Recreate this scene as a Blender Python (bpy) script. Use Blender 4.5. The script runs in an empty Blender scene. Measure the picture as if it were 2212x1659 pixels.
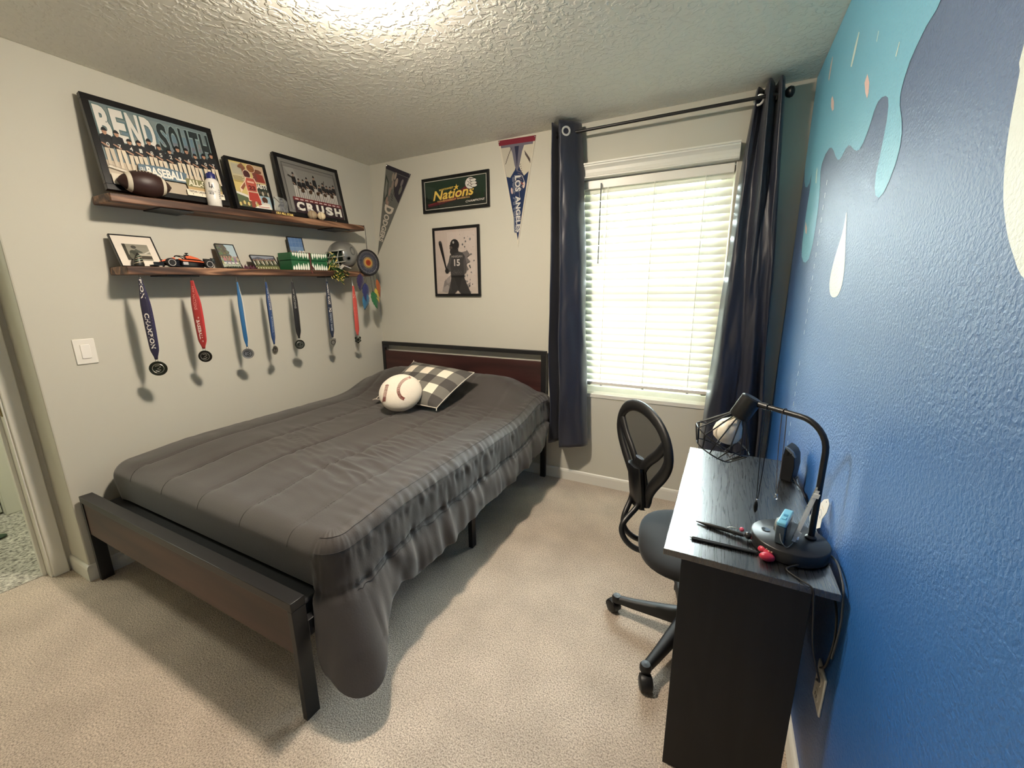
import bpy, bmesh, math, random
from mathutils import Vector, Matrix, noise
import numpy as np

random.seed(7)
PI = math.pi
SC = bpy.context.scene
COL = SC.collection

def lin(c):
    return c / 12.92 if c <= 0.04045 else ((c + 0.055) / 1.055) ** 2.4
def rgb(r, g, b):
    return (lin(r / 255), lin(g / 255), lin(b / 255), 1.0)

# ------------------------------------------------------------------ camera, world, exposure
W = 3.04          # room width (x), left wall x=0, window wall y=0, floor z=0
H = 2.44
cam_data = bpy.data.cameras.new('camera')
cam = bpy.data.objects.new('camera', cam_data)
COL.objects.link(cam)
SC.camera = cam
cam_data.sensor_fit = 'HORIZONTAL'
cam_data.sensor_width = 36.0
cam_data.lens = 880.245 / 2212 * 36.0
cam_data.clip_start = 0.02
pitch, roll, yaw = -0.223535, -0.00852771, 0.471277
fwd = Vector((-math.sin(yaw) * math.cos(pitch), math.cos(yaw) * math.cos(pitch), math.sin(pitch)))
rt = Vector((math.cos(yaw), math.sin(yaw), 0))
up = rt.cross(fwd)
r2 = rt * math.cos(roll) + up * math.sin(roll)
u2 = -rt * math.sin(roll) + up * math.cos(roll)
m = Matrix.Identity(4)
for i in range(3):
    m[i][0], m[i][1], m[i][2] = r2[i], u2[i], -fwd[i]
m[0][3], m[1][3], m[2][3] = 2.72317, -2.76997, 1.41055
cam.matrix_world = m

world = bpy.data.worlds.new('sky')
SC.world = world
world.use_nodes = True
nt = world.node_tree
nt.nodes.clear()
wo = nt.nodes.new('ShaderNodeOutputWorld')
bg = nt.nodes.new('ShaderNodeBackground')
tc = nt.nodes.new('ShaderNodeTexCoord')
sp = nt.nodes.new('ShaderNodeSeparateXYZ')
rp = nt.nodes.new('ShaderNodeValToRGB')
mp = nt.nodes.new('ShaderNodeMapRange')
mp.inputs['From Min'].default_value = -0.15
mp.inputs['From Max'].default_value = 0.15
rp.color_ramp.elements[0].color = (0.86, 1.0, 0.88, 1)     # sunlit lawn and hedge below the horizon
rp.color_ramp.elements[1].color = (0.80, 0.95, 1.0, 1)      # overcast white sky
nt.links.new(tc.outputs['Generated'], sp.inputs[0])
nt.links.new(sp.outputs['Z'], mp.inputs['Value'])
nt.links.new(mp.outputs[0], rp.inputs[0])
nt.links.new(rp.outputs[0], bg.inputs[0])
SKY = 80.0
LAMP = 355.0
HALL = 14.0
bg.inputs[1].default_value = SKY
nt.links.new(bg.outputs[0], wo.inputs[0])

def area(name, loc, rot, sx, sy, power, color=(1, 1, 1), portal=False):
    l = bpy.data.lights.new(name, 'AREA')
    l.shape = 'RECTANGLE'; l.size = sx; l.size_y = sy
    l.energy = power; l.color = color
    if portal:
        l.cycles.is_portal = True
    o = bpy.data.objects.new(name, l)
    o.location = loc; o.rotation_euler = rot
    COL.objects.link(o)
    return o
# daylight enters only through the window opening: sampling portal in the opening
area('daylight_portal', (2.27, 0.16, 1.40), (-PI / 2, 0, 0), 0.94, 1.46, 1.0, portal=True)
# added area light outside the door opening, standing in for hallway window light
area('hall_fill_light', (-0.85, -2.5, 2.38), (0, 0, 0), 0.3, 0.3, HALL, (1.0, 1.0, 0.84))

SC.view_settings.view_transform = 'Standard'
SC.view_settings.look = 'None'
SC.view_settings.gamma = 1.0
SC.view_settings.use_curve_mapping = False
SC.view_settings.exposure = 0.75
SC.cycles.use_denoising = True
SC.cycles.max_bounces = 10
SC.cycles.diffuse_bounces = 6
SC.cycles.transparent_max_bounces = 16
SC.cycles.sample_clamp_indirect = 6.0
SC.cycles.caustics_reflective = False
SC.cycles.caustics_refractive = False
SC.cycles.use_light_tree = True

# ------------------------------------------------------------------ materials
MATS = {}
def mat(name, color, rough=0.6, metal=0.0, spec=0.5, bump=None, var=None, sheen=0.0, coat=0.0,
        emit=None, alpha=None, trans=None):
    """bump=(scale, strength, distance[, detail]); var=(scale, color2, amount[, (sx,sy,sz)])"""
    if name in MATS:
        return MATS[name]
    M = bpy.data.materials.new(name)
    M.use_nodes = True
    n = M.node_tree
    b = n.nodes['Principled BSDF']
    b.inputs['Base Color'].default_value = color
    b.inputs['Roughness'].default_value = rough
    b.inputs['Metallic'].default_value = metal
    b.inputs['Specular IOR Level'].default_value = spec
    if sheen:
        b.inputs['Sheen Weight'].default_value = sheen
        b.inputs['Sheen Roughness'].default_value = 0.5
    if coat:
        b.inputs['Coat Weight'].default_value = coat
        b.inputs['Coat Roughness'].default_value = 0.08
    if emit:
        b.inputs['Emission Color'].default_value = emit[0]
        b.inputs['Emission Strength'].default_value = emit[1]
    t = n.nodes.new('ShaderNodeTexCoord')
    if var:
        mpn = n.nodes.new('ShaderNodeMapping')
        mpn.inputs['Scale'].default_value = var[3] if len(var) > 3 else (1, 1, 1)
        nz = n.nodes.new('ShaderNodeTexNoise')
        nz.inputs['Scale'].default_value = var[0]
        nz.inputs['Detail'].default_value = 4
        mx = n.nodes.new('ShaderNodeMix'); mx.data_type = 'RGBA'
        mx.inputs['A'].default_value = color
        mx.inputs['B'].default_value = var[1]
        mr = n.nodes.new('ShaderNodeMapRange')
        mr.inputs['From Min'].default_value = 0.35; mr.inputs['From Max'].default_value = 0.65
        mr.inputs['To Max'].default_value = var[2]
        n.links.new(t.outputs['Object'], mpn.inputs[0])
        n.links.new(mpn.outputs[0], nz.inputs['Vector'])
        n.links.new(nz.outputs['Fac'], mr.inputs['Value'])
        n.links.new(mr.outputs[0], mx.inputs['Factor'])
        n.links.new(mx.outputs['Result'], b.inputs['Base Color'])
    if bump:
        nz2 = n.nodes.new('ShaderNodeTexNoise')
        nz2.inputs['Scale'].default_value = bump[0]
        nz2.inputs['Detail'].default_value = bump[3] if len(bump) > 3 else 3
        bp_ = n.nodes.new('ShaderNodeBump')
        bp_.inputs['Strength'].default_value = bump[1]
        bp_.inputs['Distance'].default_value = bump[2]
        n.links.new(t.outputs['Object'], nz2.inputs['Vector'])
        n.links.new(nz2.outputs['Fac'], bp_.inputs['Height'])
        n.links.new(bp_.outputs[0], b.inputs['Normal'])
    if alpha is not None:
        b.inputs['Alpha'].default_value = alpha
    if trans is not None:                       # thin translucent sheet
        tr = n.nodes.new('ShaderNodeBsdfTranslucent'); tr.inputs['Color'].default_value = color
        ms = n.nodes.new('ShaderNodeMixShader'); ms.inputs[0].default_value = trans
        out = n.nodes['Material Output']
        n.links.new(b.outputs[0], ms.inputs[1]); n.links.new(tr.outputs[0], ms.inputs[2])
        n.links.new(ms.outputs[0], out.inputs[0])
    MATS[name] = M
    return M

def glass_mat(name, tint=(1, 1, 1, 1), base_reflect=0.04, rough=0.02, milky=0.0):
    """thin clear sheet: transparent with a fresnel gloss (no refraction, lets light through)"""
    if name in MATS:
        return MATS[name]
    M = bpy.data.materials.new(name); M.use_nodes = True
    n = M.node_tree; n.nodes.clear()
    o = n.nodes.new('ShaderNodeOutputMaterial')
    tr = n.nodes.new('ShaderNodeBsdfTransparent'); tr.inputs[0].default_value = tint
    gl = n.nodes.new('ShaderNodeBsdfGlossy'); gl.inputs['Roughness'].default_value = rough
    fr = n.nodes.new('ShaderNodeFresnel'); fr.inputs[0].default_value = 1.45
    ms = n.nodes.new('ShaderNodeMixShader')
    n.links.new(fr.outputs[0], ms.inputs[0]); n.links.new(tr.outputs[0], ms.inputs[1]); n.links.new(gl.outputs[0], ms.inputs[2])
    last = ms
    if milky:
        df = n.nodes.new('ShaderNodeBsdfDiffuse'); df.inputs[0].default_value = (0.9, 0.92, 0.9, 1)
        m2 = n.nodes.new('ShaderNodeMixShader'); m2.inputs[0].default_value = milky
        n.links.new(ms.outputs[0], m2.inputs[1]); n.links.new(df.outputs[0], m2.inputs[2]); last = m2
    n.links.new(last.outputs[0], o.inputs[0])
    MATS[name] = M
    return M

def print_mat(name='flat_print', rough=0.35, fabric=False):
    if name in MATS:
        return MATS[name]
    M = bpy.data.materials.new(name); M.use_nodes = True
    n = M.node_tree; b = n.nodes['Principled BSDF']
    a = n.nodes.new('ShaderNodeVertexColor'); a.layer_name = 'Col'
    n.links.new(a.outputs[0], b.inputs['Base Color'])
    b.inputs['Roughness'].default_value = rough
    t = n.nodes.new('ShaderNodeTexCoord')
    nz = n.nodes.new('ShaderNodeTexNoise'); nz.inputs['Scale'].default_value = 900 if fabric else 40
    bp_ = n.nodes.new('ShaderNodeBump'); bp_.inputs['Strength'].default_value = 0.25 if fabric else 0.03
    bp_.inputs['Distance'].default_value = 0.001
    n.links.new(t.outputs['Object'], nz.inputs['Vector'])
    n.links.new(nz.outputs['Fac'], bp_.inputs['Height']); n.links.new(bp_.outputs[0], b.inputs['Normal'])
    MATS[name] = M
    return M

def plaster(name, color, scale, strength, dist, rough, thresh=None, grad=None, spec=0.4):
    """painted drywall with spray texture; grad=[(z, color)...] for a painted vertical blend"""
    M = bpy.data.materials.new(name); M.use_nodes = True
    n = M.node_tree; b = n.nodes['Principled BSDF']
    b.inputs['Base Color'].default_value = color
    b.inputs['Roughness'].default_value = rough
    b.inputs['Specular IOR Level'].default_value = spec
    if name.startswith('mural'):                       # satin vinyl wallpaper
        b.inputs['Coat Weight'].default_value = 0.6; b.inputs['Coat Roughness'].default_value = 0.5; b.inputs['Coat IOR'].default_value = 1.6
    t = n.nodes.new('ShaderNodeTexCoord')
    nz = n.nodes.new('ShaderNodeTexNoise'); nz.inputs['Scale'].default_value = scale; nz.inputs['Detail'].default_value = 2.5
    nz.inputs['Distortion'].default_value = 0.4
    n.links.new(t.outputs['Object'], nz.inputs['Vector'])
    h = nz.outputs['Fac']
    if thresh:
        cr = n.nodes.new('ShaderNodeMapRange'); cr.interpolation_type = 'SMOOTHSTEP'
        cr.inputs['From Min'].default_value = thresh[0]; cr.inputs['From Max'].default_value = thresh[1]
        n.links.new(h, cr.inputs['Value']); h = cr.outputs[0]
    bp_ = n.nodes.new('ShaderNodeBump'); bp_.inputs['Strength'].default_value = strength; bp_.inputs['Distance'].default_value = dist
    n.links.new(h, bp_.inputs['Height']); n.links.new(bp_.outputs[0], b.inputs['Normal'])
    if name.startswith('mural'): n.links.new(bp_.outputs[0], b.inputs['Coat Normal'])
    if grad:
        s = n.nodes.new('ShaderNodeSeparateXYZ'); n.links.new(t.outputs['Object'], s.inputs[0])
        mr = n.nodes.new('ShaderNodeMapRange'); mr.inputs['From Max'].default_value = H
        n.links.new(s.outputs['Z'], mr.inputs['Value'])
        cr = n.nodes.new('ShaderNodeValToRGB')
        els = cr.color_ramp.elements
        els[0].position = grad[0][0] / H; els[0].color = grad[0][1]
        els[1].position = grad[-1][0] / H; els[1].color = grad[-1][1]
        for z, c in grad[1:-1]:
            e = els.new(z / H); e.color = c
        n.links.new(mr.outputs[0], cr.inputs[0]); n.links.new(cr.outputs[0], b.inputs['Base Color'])
    MATS[name] = M
    return M

def wood(name, c1, c2, c3, scale, stretch, rough=0.5, bump=0.2, dist=0.001, spec=0.5, knots=True, gloss_var=0.0):
    """long-grain wood; stretch = mapping scale with the small number along the grain"""
    M = bpy.data.materials.new(name); M.use_nodes = True
    n = M.node_tree; b = n.nodes['Principled BSDF']
    t = n.nodes.new('ShaderNodeTexCoord')
    mpn = n.nodes.new('ShaderNodeMapping'); mpn.inputs['Scale'].default_value = stretch
    n.links.new(t.outputs['Object'], mpn.inputs[0])
    n1 = n.nodes.new('ShaderNodeTexNoise'); n1.inputs['Scale'].default_value = scale * 0.25; n1.inputs['Detail'].default_value = 2
    n1.inputs['Distortion'].default_value = 1.2 if knots else 0.3
    n.links.new(mpn.outputs[0], n1.inputs['Vector'])
    mu = n.nodes.new('ShaderNodeMath'); mu.operation = 'MULTIPLY'; mu.inputs[1].default_value = 9.0 if knots else 14.0
    n.links.new(n1.outputs['Fac'], mu.inputs[0])
    sn = n.nodes.new('ShaderNodeMath'); sn.operation = 'PINGPONG'; sn.inputs[1].default_value = 1.0
    n.links.new(mu.outputs[0], sn.inputs[0])
    n2 = n.nodes.new('ShaderNodeTexNoise'); n2.inputs['Scale'].default_value = scale * 3; n2.inputs['Detail'].default_value = 5
    n.links.new(mpn.outputs[0], n2.inputs['Vector'])
    ad = n.nodes.new('ShaderNodeMix'); ad.data_type = 'FLOAT'; ad.inputs['Factor'].default_value = 0.45
    n.links.new(sn.outputs[0], ad.inputs['A']); n.links.new(n2.outputs['Fac'], ad.inputs['B'])
    cr = n.nodes.new('ShaderNodeValToRGB'); e = cr.color_ramp.elements
    e[0].position = 0.25; e[0].color = c1; e[1].position = 0.8; e[1].color = c3
    x = e.new(0.5); x.color = c2
    n.links.new(ad.outputs['Result'], cr.inputs[0]); n.links.new(cr.outputs[0], b.inputs['Base Color'])
    b.inputs['Roughness'].default_value = rough
    b.inputs['Specular IOR Level'].default_value = spec
    if gloss_var:
        rr = n.nodes.new('ShaderNodeMapRange'); rr.inputs['To Min'].default_value = rough - gloss_var; rr.inputs['To Max'].default_value = rough + gloss_var
        n.links.new(ad.outputs['Result'], rr.inputs['Value']); n.links.new(rr.outputs[0], b.inputs['Roughness'])
    bp_ = n.nodes.new('ShaderNodeBump'); bp_.inputs['Strength'].default_value = bump; bp_.inputs['Distance'].default_value = dist
    n.links.new(ad.outputs['Result'], bp_.inputs['Height']); n.links.new(bp_.outputs[0], b.inputs['Normal'])
    MATS[name] = M
    return M

WALLC = rgb(201, 198, 185)
M_WALL = plaster('wall_paint', WALLC, 90, 0.10, 0.002, 0.75)
M_CEIL = plaster('ceiling_knockdown', rgb(238, 236, 226), 34, 0.55, 0.006, 0.85, thresh=(0.47, 0.6))
M_TRIM = mat('white_trim', rgb(226, 224, 214), 0.4)
MURAL_GRAD = [(0, rgb(16, 78, 150)), (0.7, rgb(26, 94, 168)), (1.1, rgb(48, 104, 168)), (1.6, rgb(78, 106, 148)), (2.44, rgb(84, 98, 126))]
M_MURAL = plaster('mural_blue', rgb(40, 90, 160), 130, 0.9, 0.003, 0.46, grad=MURAL_GRAD, spec=0.6)
M_CYAN = plaster('mural_cyan', rgb(120, 200, 220), 130, 0.9, 0.003, 0.46, grad=[(1.5, rgb(128, 190, 214)), (2.44, rgb(104, 178, 212))])
M_PALE = plaster('mural_pale', rgb(225, 235, 230), 130, 0.9, 0.003, 0.46)
M_PINK = plaster('mural_pink', rgb(235, 200, 195), 130, 0.9, 0.003, 0.46)
M_BLACKMETAL = mat('black_metal', rgb(22, 22, 24), 0.38, 0.0, 0.5, bump=(300, 0.05, 0.001))
M_BLACKPLASTIC = mat('black_plastic', rgb(20, 20, 21), 0.45, bump=(400, 0.08, 0.0006))
M_BLACKFRAME = mat('black_frame', rgb(14, 14, 17), 0.3)
M_GLASS = glass_mat('clear_pane')
M_CHROME = mat('chrome', rgb(215, 215, 215), 0.2, 1.0)
M_WHITEPL = mat('white_plastic', rgb(238, 234, 224), 0.35)
M_PRINT = print_mat()
M_FELT = print_mat('felt_print', 0.9, True)

# ------------------------------------------------------------------ mesh builder
class MB:
    def __init__(self):
        self.v = []; self.f = []; self.fm = []; self.fc = []; self.hascol = False
    def add(self, verts, faces, mi=0, col=None):
        o = len(self.v)
        self.v.extend([tuple(p) for p in verts])
        for f in faces:
            self.f.append([i + o for i in f]); self.fm.append(mi); self.fc.append(col)
        if col is not None:
            self.hascol = True
        return self
    def box(self, c, s, rot=None, mi=0, col=None):
        x, y, z = s[0] / 2, s[1] / 2, s[2] / 2
        vs = [Vector(p) for p in [(-x, -y, -z), (x, -y, -z), (x, y, -z), (-x, y, -z), (-x, -y, z), (x, -y, z), (x, y, z), (-x, y, z)]]
        if rot is not None:
            R_ = rot if isinstance(rot, Matrix) else Matrix.Rotation(rot, 3, 'Z')
            vs = [R_ @ p for p in vs]
        c = Vector(c)
        return self.add([p + c for p in vs], [(0, 3, 2, 1), (4, 5, 6, 7), (0, 1, 5, 4), (1, 2, 6, 5), (2, 3, 7, 6), (3, 0, 4, 7)], mi, col)
    def bounds(self, a, b, mi=0, col=None):
        return self.box([(a[i] + b[i]) / 2 for i in range(3)], [abs(b[i] - a[i]) for i in range(3)], None, mi, col)
    def prism(self, pts, origin, U, V, N, depth, mi=0, col=None):
        U, V, N, O = Vector(U), Vector(V), Vector(N), Vector(origin)
        n = len(pts)
        a = [O + U * p[0] + V * p[1] for p in pts]
        b = [q + N * depth for q in a]
        fs = [list(range(n))[::-1], [i + n for i in range(n)]]
        for i in range(n):
            j = (i + 1) % n
            fs.append([i, j, j + n, i + n])
        return self.add(a + b, fs, mi, col)
    def tube(self, path, rad, segs=8, mi=0, closed=False, col=None, caps=True, flat=None, ref=None):
        """rad: number or list; flat=(rw, rt): elliptic section, rw along cross(ref, tangent), rt along ref"""
        P = [Vector(p) for p in path]
        n = len(P)
        rads = rad if isinstance(rad, (list, tuple)) else [rad] * n
        vs = []; fs = []
        prev = None
        for i in range(n):
            if closed:
                T = (P[(i + 1) % n] - P[i - 1]).normalized()
            else:
                T = (P[min(i + 1, n - 1)] - P[max(i - 1, 0)]).normalized()
            if ref is not None:
                r_ = ref[i] if isinstance(ref, list) else ref
                A = Vector(r_); A = (A - T * A.dot(T)).normalized()
            elif prev is None:
                A = T.orthogonal().normalized()
            else:
                A = (prev - T * prev.dot(T)).normalized()
            prev = A
            B = T.cross(A)
            for k in range(segs):
                t = 2 * PI * k / segs
                ra, rb = rads[i], rads[i]
                if flat:
                    ra, rb = flat[1] * rads[i], flat[0] * rads[i]
                vs.append(P[i] + A * (math.cos(t) * ra) + B * (math.sin(t) * rb))
        m_ = n if closed else n - 1
        for i in range(m_):
            for k in range(segs):
                a = i * segs + k; b = i * segs + (k + 1) % segs
                c = ((i + 1) % n) * segs + (k + 1) % segs; d = ((i + 1) % n) * segs + k
                fs.append([a, b, c, d])
        if caps and not closed:
            fs.append(list(range(segs))[::-1]); fs.append([(n - 1) * segs + k for k in range(segs)])
        return self.add(vs, fs, mi, col)
    def lathe(self, prof, origin=(0, 0, 0), axis=(0, 0, 1), segs=24, mi=0, col=None, sx=1.0, sy=1.0, xref=None):
        """prof: list of (radius, height)"""
        A = Vector(axis).normalized(); O = Vector(origin)
        X = A.orthogonal().normalized() if xref is None else (Vector(xref) - A * Vector(xref).dot(A)).normalized()
        Y = A.cross(X)
        vs = []; fs = []
        n = len(prof)
        for r, h in prof:
            for k in range(segs):
                t = 2 * PI * k / segs
                vs.append(O + A * h + X * (r * sx * math.cos(t)) + Y * (r * sy * math.sin(t)))
        for i in range(n - 1):
            for k in range(segs):
                k2 = (k + 1) % segs
                fs.append([i * segs + k, i * segs + k2, (i + 1) * segs + k2, (i + 1) * segs + k])
        if prof[0][0] > 1e-6:
            fs.append(list(range(segs))[::-1])
        if prof[-1][0] > 1e-6:
            fs.append([(n - 1) * segs + k for k in range(segs)])
        return self.add(vs, fs, mi, col)
    def ball(self, c, r, axes=None, segs=20, rings=12, mi=0, col=None):
        """r: number or (rx,ry,rz); axes: 3 vectors"""
        r = (r, r, r) if not isinstance(r, (list, tuple)) else r
        ax = axes or (Vector((1, 0, 0)), Vector((0, 1, 0)), Vector((0, 0, 1)))
        c = Vector(c); vs = []; fs = []
        for i in range(rings + 1):
            ph = PI * i / rings
            for k in range(segs):
                t = 2 * PI * k / segs
                vs.append(c + ax[0] * (r[0] * math.sin(ph) * math.cos(t)) + ax[1] * (r[1] * math.sin(ph) * math.sin(t)) + ax[2] * (r[2] * math.cos(ph)))
        for i in range(rings):
            for k in range(segs):
                k2 = (k + 1) % segs
                fs.append([i * segs + k, (i + 1) * segs + k, (i + 1) * segs + k2, i * segs + k2])
        return self.add(vs, fs, mi, col)
    def grid(self, fn, nu, nv, mi=0, col=None, colfn=None, closed_u=False):
        vs = []
        for j in range(nv + 1):
            for i in range(nu + (0 if closed_u else 1)):
                vs.append(fn(i / nu, j / nv))
        w = nu if closed_u else nu + 1
        o = len(self.v); self.v.extend([tuple(p) for p in vs])
        for j in range(nv):
            for i in range(nu):
                i2 = (i + 1) % w if closed_u else i + 1
                self.f.append([o + j * w + i, o + j * w + i2, o + (j + 1) * w + i2, o + (j + 1) * w + i])
                self.fm.append(mi)
                c = colfn((i + .5) / nu, (j + .5) / nv) if colfn else col
                self.fc.append(c)
                if c is not None:
                    self.hascol = True
        return self
    def build(self, name, mats, parent=None, smooth=True, angle=35, bevel=0.0, seg=2, weld=False):
        me = bpy.data.meshes.new(name)
        me.from_pydata([tuple(p) for p in self.v], [], self.f)
        if not isinstance(mats, (list, tuple)):
            mats = [mats]
        for q in mats:
            me.materials.append(q)
        me.polygons.foreach_set('material_index', self.fm)
        if self.hascol:
            ca = me.color_attributes.new('Col', 'FLOAT_COLOR', 'CORNER')
            buf = []
            for f, c in zip(self.f, self.fc):
                buf.extend(list(c or (0.5, 0.5, 0.5, 1)) * len(f))
            ca.data.foreach_set('color', buf)
        if weld:
            bm = bmesh.new(); bm.from_mesh(me); bmesh.ops.remove_doubles(bm, verts=bm.verts, dist=1e-5)
            bmesh.ops.recalc_face_normals(bm, faces=bm.faces); bm.to_mesh(me); bm.free()
        me.polygons.foreach_set('use_smooth', [smooth] * len(me.polygons))
        if smooth:
            me.set_sharp_from_angle(angle=math.radians(angle))
        me.update()
        o = bpy.data.objects.new(name, me)
        COL.objects.link(o)
        if parent is not None:
            o.parent = parent
            o.matrix_parent_inverse = PINV.get(parent.name, Matrix.Identity(4))
        if bevel:
            bv = o.modifiers.new('bevel', 'BEVEL'); bv.width = bevel; bv.segments = seg
            bv.limit_method = 'ANGLE'; bv.angle_limit = math.radians(40)
            bv.harden_normals = False
        return o

PINV = {}
def thing(name, label, cat, loc, group=None, local=False, rotz=0.0):
    """Empty at the thing's base. local=False: parts are modelled in room coordinates."""
    o = bpy.data.objects.new(name, None)
    COL.objects.link(o)
    o.empty_display_size = 0.05
    o.location = loc; o.rotation_euler = (0, 0, rotz)
    if not local:
        PINV[o.name] = (Matrix.Translation(Vector(loc)) @ Matrix.Rotation(rotz, 4, 'Z')).inverted()
    o['label'] = label; o['category'] = cat
    if group:
        o['group'] = group
    return o
def tag(o, label, cat, group=None):
    o['label'] = label; o['category'] = cat
    if group:
        o['group'] = group
    return o
def struct(name, mb, mats, parent=None, **k):
    o = mb.build(name, mats, parent, **k)
    if parent is None:
        o['kind'] = 'structure'
    return o
# NOTE: a plain mesh part parented to another mesh part keeps room coordinates (parent sits at the identity)

TEXT_CACHE = {}
def text_mesh(s, bold=0.0, shear=0.0, spacing=1.0):
    key = (s, bold, shear, spacing)
    if key in TEXT_CACHE:
        return TEXT_CACHE[key]
    cu = bpy.data.curves.new('lettering', 'FONT')
    cu.body = s; cu.size = 1.0; cu.offset = bold; cu.shear = shear; cu.resolution_u = 3
    cu.space_character = spacing
    ob = bpy.data.objects.new('lettering_source', cu)
    COL.objects.link(ob)
    dg = bpy.context.evaluated_depsgraph_get()
    ev = ob.evaluated_get(dg)
    me = ev.to_mesh()
    vs = [(v.co.x, v.co.y) for v in me.vertices]
    fs = [list(p.vertices) for p in me.polygons]
    ev.to_mesh_clear()
    bpy.data.objects.remove(ob); bpy.data.curves.remove(cu)
    xs = [v[0] for v in vs]; ys = [v[1] for v in vs]
    x0, x1, y0, y1 = min(xs), max(xs), min(ys), max(ys)
    vs = [((x - x0) / (x1 - x0), (y - y0) / (y1 - y0)) for x, y in vs]
    TEXT_CACHE[key] = (vs, fs)
    return TEXT_CACHE[key]

class Print:
    """flat print on a sheet: (u,v) in metres from the lower-left corner, layers a hair apart"""
    def __init__(self, O, U, V, N, w, h, layer=0.00012):
        self.O, self.U, self.V, self.N = Vector(O), Vector(U).normalized(), Vector(V).normalized(), Vector(N).normalized()
        self.w, self.h, self.l, self.layer = w, h, 0, layer
        self.mb = MB()
    def pt(self, u, v):
        return self.O + self.U * (u * self.w) + self.V * (v * self.h) + self.N * (self.l * self.layer)
    def poly(self, pts, col, step=True):
        if step: self.l += 1
        self.mb.add([self.pt(*p) for p in pts], [list(range(len(pts)))], 0, col); return self
    def rect(self, u0, v0, u1, v1, col, step=True):
        return self.poly([(u0, v0), (u1, v0), (u1, v1), (u0, v1)], col, step)
    def ell(self, u, v, ru, rv, col, n=14, step=True, a0=0, a1=2 * PI):
        full = abs(a1 - a0 - 2 * PI) < 1e-6
        k = n if full else n + 1
        return self.poly([(u + ru * math.cos(a0 + (a1 - a0) * i / n), v + rv * math.sin(a0 + (a1 - a0) * i / n)) for i in range(k)], col, step)
    def line(self, pts, wd, col, step=True):
        if step: self.l += 1
        ar = self.w / self.h
        for (a, b), (c, d) in zip(pts[:-1], pts[1:]):
            dx, dy = (c - a) * self.w, (d - b) * self.h
            L = math.hypot(dx, dy) or 1
            nx, ny = -dy / L * wd / 2, dx / L * wd / 2
            q = [(a + nx / self.w, b + ny / self.h), (c + nx / self.w, d + ny / self.h), (c - nx / self.w, d - ny / self.h), (a - nx / self.w, b - ny / self.h)]
            self.mb.add([self.pt(*p) for p in q], [[3, 2, 1, 0]], 0, col)
        return self
    def text(self, s, u0, v0, u1, v1, col, bold=0.02, shear=0.0, skew=0.0, rot=0, spacing=1.0, fn=None):
        """fit text into the box; rot=-90: reads downward, letter tops to the right"""
        self.l += 1
        vs, fs = text_mesh(s, bold, shear, spacing)
        out = []
        for x, y in vs:
            if rot == -90:
                x, y = y, 1 - x
            u = u0 + (u1 - u0) * x; v = v0 + (v1 - v0) * y + skew * x
            if fn: u, v = fn(u, v)
            out.append(self.pt(u, v))
        self.mb.add(out, fs, 0, col); return self
    def frame_line(self, m_, wd, col):
        u, v = m_ / self.w, m_ / self.h
        a, b = wd / self.w, wd / self.h
        self.l += 1
        for q in ((u, v, 1 - u, v + b), (u, 1 - v - b, 1 - u, 1 - v), (u, v, u + a, 1 - v), (1 - u - a, v, 1 - u, 1 - v)):
            self.rect(*q, col, step=False)
        return self
    def build(self, name, parent, m_=None):
        return self.mb.build(name, m_ or M_PRINT, parent, smooth=False)

def ballplayer(P, u, v0, s, shirt, pants, cap, skin, su=None):
    """small printed ball player, height s (in v), width scaled"""
    su = su or s * 0.36 * P.h / P.w * 1.0
    P.poly([(u - .30 * su, v0), (u - .10 * su, v0), (u - .02 * su, v0 + .48 * s), (u + .02 * su, v0 + .48 * s), (u + .14 * su, v0), (u + .34 * su, v0), (u + .30 * su, v0 + .52 * s), (u - .28 * su, v0 + .52 * s)], pants)
    P.poly([(u - .30 * su, v0 + .50 * s), (u + .32 * su, v0 + .50 * s), (u + .42 * su, v0 + .62 * s), (u + .36 * su, v0 + .82 * s), (u + .1 * su, v0 + .85 * s), (u - .1 * su, v0 + .85 * s), (u - .38 * su, v0 + .80 * s), (u - .44 * su, v0 + .6 * s)], shirt)
    P.poly([(u - .44 * su, v0 + .6 * s), (u - .36 * su, v0 + .62 * s), (u + .1 * su, v0 + .55 * s), (u + .05 * su, v0 + .5 * s)], skin)
    P.ell(u, v0 + .90 * s, .15 * su, .085 * s, skin)
    P.ell(u, v0 + .93 * s, .17 * su, .07 * s, cap, 10, True, 0, PI)
    P.rect(u - .2 * su, v0 + .915 * s, u + .2 * su, v0 + .935 * s, cap)
    return P

# ================================================================== ROOM SHELL
WX0, WX1, WZ0, WZ1 = 1.835, 2.725, 0.69, 2.11       # window opening
DOORX = -0.215                                       # plane of the bedroom door wall
YJ = -2.136                                          # end of the left wall
YB = -4.0                                           # wall behind the camera
mb = MB()
mb.bounds((-0.02, 0, 0), (WX0, 0.14, H)); mb.bounds((WX1, 0, 0), (W + 0.14, 0.14, H))
mb.bounds((WX0, 0, 0), (WX1, 0.14, WZ0)); mb.bounds((WX0, 0, WZ1), (WX1, 0.14, H))
struct('wall_back', mb, M_WALL, smooth=False)
struct('wall_left', MB().bounds((-0.34, YJ, 0), (0, 0.14, H)), M_WALL, smooth=False, bevel=0.006)
mbd = MB()
DY0, DY1, DZ = -3.02, -2.205, 2.04
mbd.bounds((DOORX - 0.12, DY1, 0), (DOORX, YJ, H)); mbd.bounds((DOORX - 0.12, DY0, DZ), (DOORX, DY1, H)); mbd.bounds((DOORX - 0.12, YB, 0), (DOORX, DY0, H))
struct('wall_door', mbd, M_WALL, smooth=False)
struct('wall_front', MB().bounds((DOORX - 0.12, YB - 0.12, 0), (W + 0.14, YB, H)), M_WALL, smooth=False)
wall_right = struct('wall_right', MB().bounds((W, YB, 0), (W + 0.14, 0.0, H)), M_MURAL, smooth=False)
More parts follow.
